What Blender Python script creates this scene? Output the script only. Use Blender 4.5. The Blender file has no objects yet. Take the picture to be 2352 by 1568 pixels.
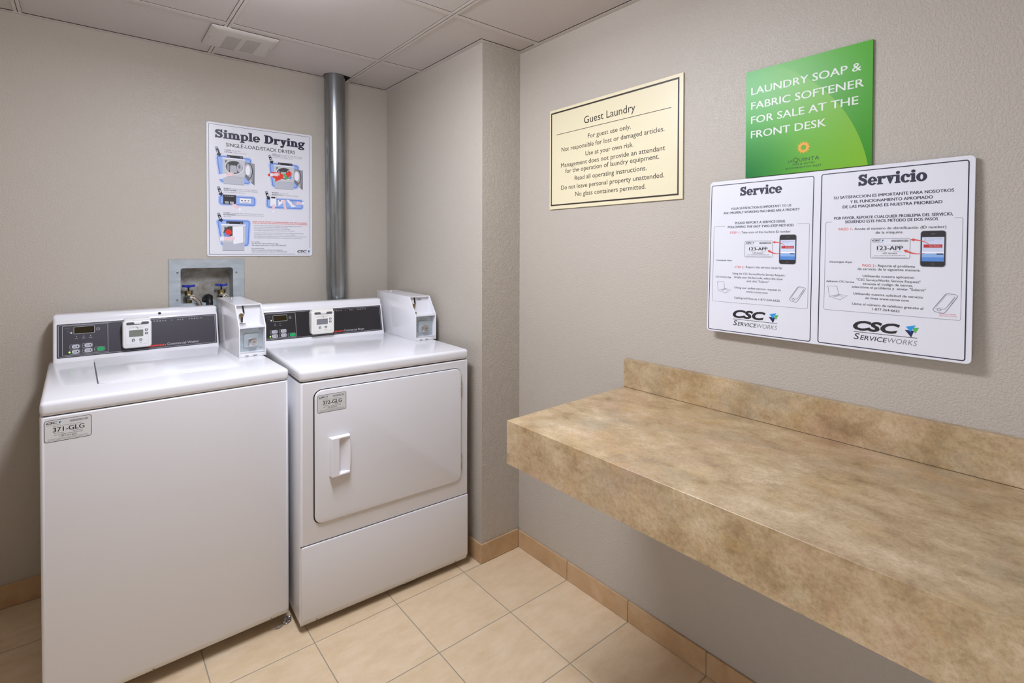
import bpy, bmesh, math, random
from mathutils import Vector, Matrix

C = bpy.context.scene.collection
SC = bpy.context.scene
random.seed(7)

# ------------------------------------------------------------------ camera, world, light, exposure
W = 0.5411            # right wall plane (x)
XC = 0.3329           # left face of the wall jog (x)
DC = 0.8982           # depth of the wall jog
H = 2.2106            # ceiling height
cam_d = bpy.data.cameras.new('camera')
cam = bpy.data.objects.new('camera', cam_d)
C.objects.link(cam)
cam_d.sensor_fit = 'HORIZONTAL'
cam_d.sensor_width = 36.0
cam_d.lens = 1189.228 * 36.0 / 2352.0
cam_d.shift_y = -(784.0 - 588.77) / 2352.0
cam_d.clip_start = 0.01
_r = Vector((0.77276912, -0.63468176, 0.0026369))
_u = Vector((0.00657189, 0.01215602, 0.99990452))
_f = Vector((0.63465321, 0.772678, -0.01356486))
M = Matrix(((_r.x, _u.x, -_f.x, -0.96123), (_r.y, _u.y, -_f.y, -2.67328), (_r.z, _u.z, -_f.z, 1.33790), (0, 0, 0, 1)))
cam.matrix_world = M
SC.camera = cam

world = bpy.data.worlds.new('world')
SC.world = world
world.use_nodes = True
world.node_tree.nodes['Background'].inputs[0].default_value = (0.9, 0.9, 1.0, 1)
world.node_tree.nodes['Background'].inputs[1].default_value = 0.0

SC.view_settings.view_transform = 'Standard'
SC.view_settings.look = 'None'
SC.view_settings.exposure = 0.0
SC.view_settings.gamma = 1.0
SC.view_settings.use_curve_mapping = False

# one wraparound fluorescent fixture on the ceiling: x, y of its centre, watts down, watts to each side
LAMP_X, LAMP_Y, LAMP_LEN, LAMP_DOWN, LAMP_SIDE = -0.56, -1.40, 0.62, 21.0, 5.4
LAMP_COL = (0.935, 0.985, 1.12)
FILL_WATTS = 5.5       # added fill lamp, shining in through a made-up doorway in the left wall
FILL_DOOR_Y0, FILL_DOOR_Y1, FILL_DOOR_Z = -3.36, -2.36, 2.03  # doorway added in the unseen wall to let the fill in


# ------------------------------------------------------------------ materials
def lin(c):
    return tuple(((v / 255.0) / 12.92 if v / 255.0 <= 0.04045 else ((v / 255.0 + 0.055) / 1.055) ** 2.4) for v in c)


_mats = {}


def mat(name, col=(200, 200, 200), rough=0.5, metal=0.0, spec=0.5, emit=None, coat=0.0):
    if name in _mats:
        return _mats[name]
    m = bpy.data.materials.new(name)
    m.use_nodes = True
    b = m.node_tree.nodes['Principled BSDF']
    b.inputs['Base Color'].default_value = (*lin(col), 1)
    b.inputs['Roughness'].default_value = rough
    b.inputs['Metallic'].default_value = metal
    b.inputs['Specular IOR Level'].default_value = spec
    b.inputs['Coat Weight'].default_value = coat
    if emit:
        b.inputs['Emission Color'].default_value = (*lin(emit[0]), 1)
        b.inputs['Emission Strength'].default_value = emit[1]
    _mats[name] = m
    return m


class NT:
    def __init__(s, m):
        s.t = m.node_tree
        s.b = s.t.nodes['Principled BSDF']

    def n(s, typ, **kw):
        nd = s.t.nodes.new(typ)
        for k, v in kw.items():
            if k.startswith('i_'):
                nd.inputs[k[2:].replace('_', ' ')].default_value = v
            else:
                setattr(nd, k, v)
        return nd

    def l(s, a, b):
        s.t.links.new(a, b)

    def math(s, op, a, b=None, c=None):
        nd = s.t.nodes.new('ShaderNodeMath')
        nd.operation = op
        for i, v in enumerate((a, b, c)):
            if v is None:
                continue
            if isinstance(v, (int, float)):
                nd.inputs[i].default_value = v
            else:
                s.l(v, nd.inputs[i])
        return nd.outputs[0]

    def noise(s, vec, scale, detail=4, rough=0.55, dist=0.0):
        nd = s.n('ShaderNodeTexNoise')
        nd.inputs['Scale'].default_value = scale
        nd.inputs['Detail'].default_value = detail
        nd.inputs['Roughness'].default_value = rough
        nd.inputs['Distortion'].default_value = dist
        if vec is not None:
            s.l(vec, nd.inputs['Vector'])
        return nd.outputs['Fac']

    def ramp(s, fac, stops):
        nd = s.n('ShaderNodeValToRGB')
        e = nd.color_ramp.elements
        while len(e) < len(stops):
            e.new(0.5)
        for el, (p, c) in zip(e, stops):
            el.position = p
            el.color = (*lin(c), 1) if len(c) == 3 else c
        s.l(fac, nd.inputs[0])
        return nd.outputs[0]

    def mix(s, fac, a, b, blend='MIX'):
        nd = s.n('ShaderNodeMix', data_type='RGBA', blend_type=blend)
        for i, v in ((0, fac), (6, a), (7, b)):
            if isinstance(v, (int, float)):
                nd.inputs[i].default_value = v
            elif isinstance(v, tuple):
                nd.inputs[i].default_value = (*lin(v), 1)
            else:
                s.l(v, nd.inputs[i])
        return nd.outputs[2]

    def bump(s, h, strength=0.3, dist=0.002):
        nd = s.n('ShaderNodeBump')
        nd.inputs['Strength'].default_value = strength
        nd.inputs['Distance'].default_value = dist
        s.l(h, nd.inputs['Height'])
        s.l(nd.outputs[0], s.b.inputs['Normal'])

    def pos(s):
        return s.n('ShaderNodeNewGeometry').outputs['Position']


def make_wall_paint():
    m = mat('greige_textured_wall_paint', (188, 179, 167), 0.42, spec=0.35)
    t = NT(m)
    p = t.pos()
    a = t.noise(p, 185, 3, 0.55, 0.2)
    r = t.ramp(a, [(0.42, (0, 0, 0)), (0.54, (255, 255, 255))])
    b = t.noise(p, 420, 2, 0.5)
    h = t.math('ADD', t.math('MULTIPLY', r, 0.7), t.math('MULTIPLY', b, 0.5))
    t.bump(h, 0.62, 0.0011)
    c = t.mix(t.noise(p, 2.2, 3), (186, 177, 165), (191, 182, 170))
    t.l(c, t.b.inputs['Base Color'])
    return m


def make_rough_wall():
    m = mat('greige_knockdown_wall_paint', (188, 179, 167), 0.45, spec=0.3)
    t = NT(m)
    p = t.pos()
    a = t.noise(p, 55, 4, 0.6, 1.6)
    r = t.ramp(a, [(0.45, (0, 0, 0)), (0.54, (255, 255, 255))])
    b = t.noise(p, 160, 3, 0.5)
    h = t.math('ADD', r, t.math('MULTIPLY', b, 0.5))
    t.bump(h, 0.5, 0.0022)
    return m


GX, GY, TS = 0.2386, -0.9048, 0.3048


def make_floor():
    m = mat('beige_ceramic_floor_tile', (214, 188, 150), 0.38, spec=0.4)
    t = NT(m)
    p = t.pos()
    sx = t.n('ShaderNodeSeparateXYZ')
    t.l(p, sx.inputs[0])

    def edge(o, g):
        q = t.math('DIVIDE', t.math('SUBTRACT', o, g - 30 * TS), TS)
        fr = t.math('FRACT', q)
        d = t.math('MINIMUM', fr, t.math('SUBTRACT', 1.0, fr))
        return t.math('MULTIPLY', d, TS), t.math('FLOOR', q)
    dx, ix = edge(sx.outputs[0], GX)
    dy, iy = edge(sx.outputs[1], GY)
    d = t.math('MINIMUM', dx, dy)
    g = t.math('LESS_THAN', d, 0.0017)
    cv = t.n('ShaderNodeCombineXYZ')
    t.l(ix, cv.inputs[0])
    t.l(iy, cv.inputs[1])
    wn = t.n('ShaderNodeTexWhiteNoise')
    t.l(cv.outputs[0], wn.inputs['Vector'])
    mp = t.n('ShaderNodeMapping')
    mp.inputs['Scale'].default_value = (1.0, 2.2, 1.0)
    t.l(p, mp.inputs['Vector'])
    sh = t.n('ShaderNodeVectorMath', operation='ADD')
    t.l(mp.outputs[0], sh.inputs[0])
    t.l(wn.outputs['Color'], sh.inputs[1])
    a = t.noise(sh.outputs[0], 9, 9, 0.7, 0.0)
    c1 = t.ramp(a, [(0.32, (216, 190, 154)), (0.5, (224, 200, 166)), (0.70, (231, 210, 180))])
    s2 = t.noise(sh.outputs[0], 90, 4, 0.7)
    c2 = t.mix(t.math('MULTIPLY', t.math('GREATER_THAN', s2, 0.66), 0.35), c1, (186, 152, 112))
    c3 = t.mix(t.math('MULTIPLY', wn.outputs['Value'], 0.12), c2, (196, 165, 126))
    col = t.mix(g, c3, (158, 148, 130))
    t.l(col, t.b.inputs['Base Color'])
    t.l(t.math('ADD', 0.36, t.math('MULTIPLY', g, 0.5)), t.b.inputs['Roughness'])
    t.bump(t.math('SUBTRACT', 1.0, t.math('MULTIPLY', t.math('SUBTRACT', 1.0, t.math('MINIMUM', t.math('DIVIDE', d, 0.004), 1.0)), 1.0)), 0.5, 0.0012)
    return m


def make_base_tile():
    m = mat('tan_ceramic_base_tile', (196, 160, 118), 0.4, spec=0.4)
    t = NT(m)
    p = t.pos()
    a = t.noise(p, 9, 7, 0.65, 0.4)
    c = t.ramp(a, [(0.3, (182, 146, 106)), (0.52, (196, 163, 124)), (0.75, (208, 178, 142))])
    t.l(c, t.b.inputs['Base Color'])
    return m


def make_laminate():
    m = mat('mottled_tan_stone_laminate', (196, 172, 138), 0.34, spec=0.45)
    t = NT(m)
    p = t.pos()
    mp = t.n('ShaderNodeMapping')
    mp.inputs['Scale'].default_value = (1.25, 0.9, 1.25)
    t.l(p, mp.inputs['Vector'])
    v = mp.outputs[0]
    a = t.noise(v, 9.5, 11, 0.76, 0.0)
    c = t.ramp(a, [(0.33, (146, 120, 86)), (0.44, (176, 150, 112)), (0.55, (196, 172, 135)), (0.67, (218, 197, 165))])

    def off(x, y, z):
        sh = t.n('ShaderNodeVectorMath', operation='ADD')
        sh.inputs[1].default_value = (x, y, z)
        t.l(v, sh.inputs[0])
        return sh.outputs[0]
    rose = t.ramp(t.noise(off(1.2, 4.4, 0.3), 3.6, 8, 0.68), [(0.50, (0, 0, 0)), (0.68, (255, 255, 255))])
    c = t.mix(t.math('MULTIPLY', rose, 0.45), c, (200, 160, 136))
    gr = t.ramp(t.noise(off(3.1, 7.7, 1.3), 4.6, 8, 0.70), [(0.53, (0, 0, 0)), (0.70, (255, 255, 255))])
    c = t.mix(t.math('MULTIPLY', gr, 0.52), c, (162, 154, 134))
    ye = t.ramp(t.noise(off(5.5, 2.2, 3.9), 11.0, 8, 0.68), [(0.54, (0, 0, 0)), (0.70, (255, 255, 255))])
    c = t.mix(t.math('MULTIPLY', ye, 0.40), c, (208, 172, 112))
    fine = t.noise(p, 130, 8, 0.85)
    c = t.mix(t.math('MULTIPLY', t.ramp(fine, [(0.38, (255, 255, 255)), (0.53, (0, 0, 0))]), 0.34), c, (118, 94, 60))
    spk = t.noise(off(9.1, 1.7, 2.2), 26, 8, 0.8)
    c = t.mix(t.math('MULTIPLY', t.ramp(spk, [(0.60, (0, 0, 0)), (0.74, (255, 255, 255))]), 0.4), c, (138, 122, 96))
    t.l(c, t.b.inputs['Base Color'])
    t.bump(fine, 0.08, 0.0006)
    return m


def make_ceiling_tile():
    m = mat('white_ceiling_tile', (205, 198, 193), 0.9, spec=0.1)
    t = NT(m)
    p = t.pos()
    a = t.noise(p, 260, 3, 0.7)
    c = t.mix(a, (196, 188, 184), (212, 205, 201))
    t.l(c, t.b.inputs['Base Color'])
    t.bump(a, 0.15, 0.0008)
    return m


def make_galv(name, c0, c1, rough, stretch, metal):
    m = mat(name, c0, rough, metal)
    t = NT(m)
    p = t.pos()
    mp = t.n('ShaderNodeMapping')
    mp.inputs['Scale'].default_value = stretch
    t.l(p, mp.inputs['Vector'])
    a = t.noise(mp.outputs[0], 22, 6, 0.65, 0.4)
    t.l(t.ramp(a, [(0.35, c0), (0.65, c1)]), t.b.inputs['Base Color'])
    t.l(t.math('ADD', rough - 0.04, t.math('MULTIPLY', a, 0.10)), t.b.inputs['Roughness'])
    return m


def make_enamel():
    m = mat('white_appliance_enamel', (229, 228, 231), 0.22, spec=0.5, coat=0.25)
    t = NT(m)
    a = t.noise(t.pos(), 700, 2, 0.5)
    t.bump(a, 0.03, 0.0004)
    return m


def make_green_print():
    # printed artwork of the green sign: leaf-like arc, yellow-green inside, deep green lower corner
    m = mat('green_sign_print', (90, 170, 45), 0.34, spec=0.35)
    t = NT(m)
    tc = t.n('ShaderNodeTexCoord')
    sx = t.n('ShaderNodeSeparateXYZ')
    t.l(tc.outputs['Object'], sx.inputs[0])
    x, z = sx.outputs[0], sx.outputs[2]
    dx = t.math('SUBTRACT', x, -0.115)
    dz = t.math('SUBTRACT', z, -0.075)
    r = t.math('SQRT', t.math('ADD', t.math('MULTIPLY', dx, dx), t.math('MULTIPLY', dz, dz)))
    # outer field
    f = t.math('DIVIDE', z, 0.31)
    outer = t.mix(f, (52, 138, 14), (74, 168, 16))
    inner = t.mix(t.math('MULTIPLY', x, 3.2), (48, 162, 40), (126, 182, 34))
    dk = t.math('SUBTRACT', 1.0, t.math('MINIMUM', t.math('DIVIDE', t.math('SQRT', t.math('ADD', t.math('MULTIPLY', x, x), t.math('MULTIPLY', z, z))), 0.17), 1.0))
    inner = t.mix(dk, inner, (2, 110, 44))
    edge = t.ramp(t.math('SUBTRACT', r, 0.0), [(0.0, (255, 255, 255)), (1.0, (255, 255, 255))])
    gt = t.math('GREATER_THAN', r, 0.43)
    t.l(t.mix(gt, inner, outer), t.b.inputs['Base Color'])
    return m


WALL = make_wall_paint()
ROUGHWALL = make_rough_wall()
FLOOR = make_floor()
BASET = make_base_tile()
LAM = make_laminate()
CTILE = make_ceiling_tile()
GALV = make_galv('galvanized_duct_steel', (138, 143, 145), (168, 172, 173), 0.24, (1, 1, 0.10), 0.92)
GALV3 = make_galv('stained_box_steel', (138, 128, 112), (172, 172, 168), 0.5, (1.0, 1, 1.3), 0.4)
GALV2 = make_galv('galvanized_box_steel', (176, 186, 192), (198, 206, 211), 0.42, (0.4, 1, 1.5), 0.6)
ENAMEL = make_enamel()
GREEN = make_green_print()
GROUT = mat('grey_grout', (150, 142, 126), 0.9)
GRID = mat('white_painted_ceiling_grid', (208, 200, 194), 0.6)
VENTW = mat('off_white_vent_plastic', (206, 199, 192), 0.6)
DARK = mat('dark_void', (18, 16, 14), 0.8)
BLACK = mat('black_rubber', (20, 20, 22), 0.45)
OVERLAY = mat('charcoal_overlay_film', (58, 54, 62), 0.35)
OVERLAY2 = mat('black_overlay_film', (36, 33, 36), 0.32)
PRINTGREY = mat('light_grey_print', (196, 196, 200), 0.5)
LCDDARK = mat('dark_olive_display', (42, 34, 14), 0.18)
LCD = mat('grey_green_lcd', (124, 128, 118), 0.25)
LCD2 = mat('grey_lcd', (128, 128, 134), 0.25)
BTN = mat('pale_grey_button', (190, 188, 196), 0.45)
GREENBTN = mat('green_button', (20, 160, 92), 0.4)
LED = mat('lit_green_led', (160, 255, 90), 0.4, emit=((150, 255, 70), 2.2))
LEDOFF = mat('unlit_led', (178, 176, 182), 0.35)
READER = mat('white_reader_plastic', (236, 235, 234), 0.35)
READER2 = mat('ivory_reader_plastic', (236, 234, 226), 0.35)
DGREY = mat('dark_grey_plastic', (92, 90, 94), 0.4)
CHROME = mat('chrome', (210, 208, 206), 0.14, 1.0)
NICKEL = mat('brushed_nickel', (196, 196, 198), 0.28, 1.0)
BRASS = mat('aged_brass', (150, 132, 92), 0.4, 1.0)
BLUEH = mat('blue_valve_handle', (24, 44, 150), 0.35)
HOSE = mat('braided_steel_hose', (188, 176, 166), 0.3, 1.0)
SIGNW = mat('white_sign_plastic', (227, 227, 233), 0.30)
CREAM = mat('cream_sign_plastic', (228, 217, 182), 0.38)
NAVY = mat('navy_ink', (34, 30, 56), 0.4)
INK = mat('black_ink', (34, 30, 34), 0.45)
INKB = mat('brown_black_ink', (46, 36, 30), 0.45)
GINK = mat('grey_ink', (120, 118, 128), 0.5)
LGINK = mat('light_grey_ink', (182, 182, 190), 0.5)
MGINK = mat('mid_grey_ink', (150, 150, 156), 0.5)
WINK = mat('white_ink', (218, 224, 212), 0.4)
PWHITE = mat('bright_white_ink', (240, 240, 246), 0.4)
RED = mat('red_ink', (216, 70, 56), 0.45)
REDL = mat('coral_red_ink', (224, 84, 70), 0.45)
BRED = mat('bright_red_print', (226, 58, 44), 0.4)
CYAN = mat('sky_blue_ink', (30, 150, 220), 0.45)
GRN = mat('leaf_green_ink', (84, 180, 92), 0.45)
NAVY2 = mat('deep_blue_ink', (22, 26, 84), 0.45)
LBLUE = mat('pale_blue_ink', (150, 180, 236), 0.45)
MBLUE = mat('mid_blue_ink', (108, 140, 214), 0.45)
PINK = mat('pink_skin_ink', (240, 206, 212), 0.5)
ORANGE = mat('orange_ink', (246, 166, 40), 0.45)
DGREEN = mat('dark_green_ink', (28, 70, 40), 0.45)
STICKER = mat('silver_white_label', (214, 214, 212), 0.4)
FOIL = mat('crumpled_foil', (190, 190, 196), 0.22, 1.0)
LINT = mat('grey_lint', (150, 142, 136), 0.9)
LENS = mat('frosted_light_lens', (235, 235, 235), 0.6)


# ------------------------------------------------------------------ mesh helpers
class MB:
    """Collects shapes into one mesh."""

    def __init__(s):
        s.v, s.f, s.m = [], [], []

    def add(s, vs, fs, mi=0):
        o = len(s.v)
        s.v += [tuple(v) for v in vs]
        for f in fs:
            s.f.append(tuple(i + o for i in f))
            s.m.append(mi)
        return s

    def bm(s, bm, mi=0):
        bm.verts.ensure_lookup_table()
        bm.verts.index_update()
        s.add([v.co[:] for v in bm.verts], [[v.index for v in f.verts] for f in bm.faces], mi)
        bm.free()
        return s

    def box(s, x0, x1, y0, y1, z0, z1, bev=0.0, seg=2, mi=0):
        bm = bmesh.new()
        bmesh.ops.create_cube(bm, size=1)
        for v in bm.verts:
            v.co = ((x0 + x1) / 2 + v.co.x * (x1 - x0), (y0 + y1) / 2 + v.co.y * (y1 - y0), (z0 + z1) / 2 + v.co.z * (z1 - z0))
        if bev:
            bmesh.ops.bevel(bm, geom=bm.edges[:], offset=bev, segments=seg, affect='EDGES', profile=0.5)
        return s.bm(bm, mi)

    def prism(s, pts, fn, a, b, bev=0.0, mi=0, seg=2):
        """pts: 2-D outline; fn(p, t) -> 3-D; extruded from t=a to t=b."""
        bm = bmesh.new()
        va = [bm.verts.new(fn(p, a)) for p in pts]
        vb = [bm.verts.new(fn(p, b)) for p in pts]
        n = len(pts)
        bm.faces.new(va)
        bm.faces.new(vb[::-1])
        for i in range(n):
            bm.faces.new((va[i], vb[i], vb[(i + 1) % n], va[(i + 1) % n]))
        bmesh.ops.recalc_face_normals(bm, faces=bm.faces)
        if bev:
            eds = [e for e in bm.edges if len(e.link_faces) == 2 and e.calc_face_angle(0) > 0.6]
            bmesh.ops.bevel(bm, geom=eds, offset=bev, segments=seg, affect='EDGES', profile=0.5)
        return s.bm(bm, mi)

    def cyl(s, p0, p1, r0, r1=None, n=20, mi=0, caps=True):
        r1 = r0 if r1 is None else r1
        return s.tube([p0, p1], [r0, r1], n, mi, caps)

    def tube(s, pts, rad, n=12, mi=0, caps=True):
        P = [Vector(p) for p in pts]
        if not isinstance(rad, (list, tuple)):
            rad = [rad] * len(P)
        vs, fs = [], []
        ref = None
        for i, p in enumerate(P):
            d = (P[min(i + 1, len(P) - 1)] - P[max(i - 1, 0)]).normalized()
            if ref is None:
                ref = Vector((0, 0, 1)) if abs(d.z) < 0.9 else Vector((1, 0, 0))
            a = (ref - d * ref.dot(d)).normalized()
            b = d.cross(a)
            ref = a
            for k in range(n):
                t = 2 * math.pi * k / n
                vs.append(p + (a * math.cos(t) + b * math.sin(t)) * rad[i])
        for i in range(len(P) - 1):
            for k in range(n):
                fs.append((i * n + k, i * n + (k + 1) % n, (i + 1) * n + (k + 1) % n, (i + 1) * n + k))
        if caps:
            fs.append(tuple(range(n))[::-1])
            fs.append(tuple((len(P) - 1) * n + k for k in range(n)))
        return s.add(vs, fs, mi)

    def build(s, name, mats, parent=None, smooth=True, ang=0.62):
        me = bpy.data.meshes.new(name)
        me.from_pydata(s.v, [], s.f)
        mats = mats if isinstance(mats, (list, tuple)) else [mats]
        for m in mats:
            me.materials.append(m)
        me.polygons.foreach_set('material_index', s.m)
        bm = bmesh.new()
        bm.from_mesh(me)
        bmesh.ops.recalc_face_normals(bm, faces=bm.faces)
        bm.to_mesh(me)
        bm.free()
        if smooth:
            me.polygons.foreach_set('use_smooth', [True] * len(me.polygons))
            me.set_sharp_from_angle(angle=ang)
        me.update()
        o = bpy.data.objects.new(name, me)
        C.objects.link(o)
        if parent is not None:
            o.parent = parent
        return o


def empty(name, loc, rot=(0, 0, 0)):
    o = bpy.data.objects.new(name, None)
    o.empty_display_size = 0.05
    o.location = loc
    o.rotation_euler = rot
    C.objects.link(o)
    return o


def tag(o, label, cat, group=None):
    o['label'] = label
    o['category'] = cat
    if group:
        o['group'] = group
    return o


def struct(o):
    o['kind'] = 'structure'
    return o


def rrect(x0, x1, z0, z1, r, n=5):
    pts = []
    for cx, cz, a in ((x1 - r, z1 - r, 0), (x0 + r, z1 - r, 90), (x0 + r, z0 + r, 180), (x1 - r, z0 + r, 270)):
        for k in range(n + 1):
            t = math.radians(a + 90 * k / n)
            pts.append((cx + r * math.cos(t), cz + r * math.sin(t)))
    return pts


def FRONT(p, t):      # outline in x,z; extruded along y
    return (p[0], t, p[1])


def SIDE(p, t):       # outline in y,z; extruded along x
    return (t, p[0], p[1])


def PLAN(p, t):       # outline in x,y; extruded along z
    return (p[0], p[1], t)


# ------------------------------------------------------------------ lettering and printed artwork
_txtcache = {}


def text_mesh(body, bold, shear, space):
    key = (body, bold, shear, space)
    if key in _txtcache:
        return _txtcache[key]
    c = bpy.data.curves.new('lettering', 'FONT')
    c.body = body
    c.offset = bold
    c.shear = shear
    c.space_character = space
    c.resolution_u = 3
    o = bpy.data.objects.new('lettering', c)
    C.objects.link(o)
    dg = bpy.context.evaluated_depsgraph_get()
    dg.update()
    me = bpy.data.meshes.new_from_object(o.evaluated_get(dg))
    vs = [(v.co.x, v.co.y) for v in me.vertices]
    fs = [tuple(p.vertices) for p in me.polygons]
    bpy.data.objects.remove(o)
    bpy.data.curves.remove(c)
    bpy.data.meshes.remove(me)
    x0 = min(v[0] for v in vs)
    x1 = max(v[0] for v in vs)
    vs = [(x - x0, y) for x, y in vs]
    _txtcache[key] = (vs, fs, x1 - x0)
    return _txtcache[key]


class Sheet:
    """Flat printed artwork, drawn in metres (u right, v up) and laid on a surface by fn(u, v, w)."""

    def __init__(s, fn, w=0.0003):
        s.fn, s.w, s.k = fn, w, 0
        s.mb, s.mats = MB(), []

    def mi(s, m):
        if m not in s.mats:
            s.mats.append(m)
        return s.mats.index(m)

    def lift(s):
        s.k += 1
        return s.w + 0.000004 * s.k

    def raw(s, pts, fs, m):
        w = s.lift()
        s.mb.add([s.fn(u, v, w) for u, v in pts], fs, s.mi(m))

    def poly(s, pts, m):
        s.raw(pts, [tuple(range(len(pts)))], m)

    def rect(s, x0, x1, y0, y1, m):
        s.poly([(x0, y0), (x1, y0), (x1, y1), (x0, y1)], m)

    def ring(s, outer, inner, m):
        n = len(outer)
        s.raw(list(outer) + list(inner), [(i, (i + 1) % n, n + (i + 1) % n, n + i) for i in range(n)], m)

    def frame(s, x0, x1, y0, y1, t, r, m):
        s.ring(rrect(x0, x1, y0, y1, r), rrect(x0 + t, x1 - t, y0 + t, y1 - t, max(r - t, 0.0002)), m)

    def rr(s, x0, x1, y0, y1, r, m):
        s.poly(rrect(x0, x1, y0, y1, r), m)

    def ell(s, cx, cy, rx, ry, m, n=28, a0=0, a1=360):
        full = a1 - a0 >= 360
        k = n if full else n + 1
        s.poly([(cx + rx * math.cos(math.radians(a0 + (a1 - a0) * i / n)), cy + ry * math.sin(math.radians(a0 + (a1 - a0) * i / n))) for i in range(k)], m)

    def stroke(s, pts, t, m, closed=False):
        """polyline with width t (or a list of widths)"""
        n = len(pts)
        ts = t if isinstance(t, (list, tuple)) else [t] * n
        L, R = [], []
        for i in range(n):
            a = pts[i - 1] if (i > 0 or closed) else pts[i]
            b = pts[(i + 1) % n] if (i < n - 1 or closed) else pts[i]
            dx, dy = b[0] - a[0], b[1] - a[1]
            q = math.hypot(dx, dy) or 1
            nx, ny = -dy / q, dx / q
            L.append((pts[i][0] + nx * ts[i] / 2, pts[i][1] + ny * ts[i] / 2))
            R.append((pts[i][0] - nx * ts[i] / 2, pts[i][1] - ny * ts[i] / 2))
        e = n if closed else n - 1
        s.raw(L + R, [(i, (i + 1) % n, n + (i + 1) % n, n + i) for i in range(e)], m)

    def text(s, body, x, y, h, m, w=None, align='L', bold=0.0, shear=0.0, space=1.0, rot=0.0, off=0.0):
        vs, fs, wid = text_mesh(body, off, shear, space)
        sy = h / 0.69
        sx = (w / wid) if w else sy
        tw = wid * sx
        ox = x - (tw if align == 'R' else tw / 2 if align == 'C' else 0)
        c_, s_ = math.cos(rot), math.sin(rot)
        for sh in ((-bold, bold) if bold > 0 else (0.0,)):
            pts = []
            for a, b in vs:
                px, py = (a + sh) * sx, b * sy
                pts.append((ox + px * c_ - py * s_, y + px * s_ + py * c_))
            s.raw(pts, fs, m)

    def serif(s, body, x, y, h, m, w):
        """heavy slab-serif heading; h = cap height, w = full width"""
        shapes, adv = serif_shapes(body)
        sy, sx = h / 0.72, w / adv
        for ox, oy in ((-0.026, 0), (0.026, 0), (0, 0.012), (0, -0.012), (-0.015, -0.008), (0.015, 0.008)):     # heavy weight
            for pts, fs in shapes:
                s.raw([(x + (a + ox) * sx, y + (b + oy) * sy) for a, b in pts], fs, m)

    def build(s, name, parent):
        return s.mb.build(name, s.mats, parent, smooth=False)


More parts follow.
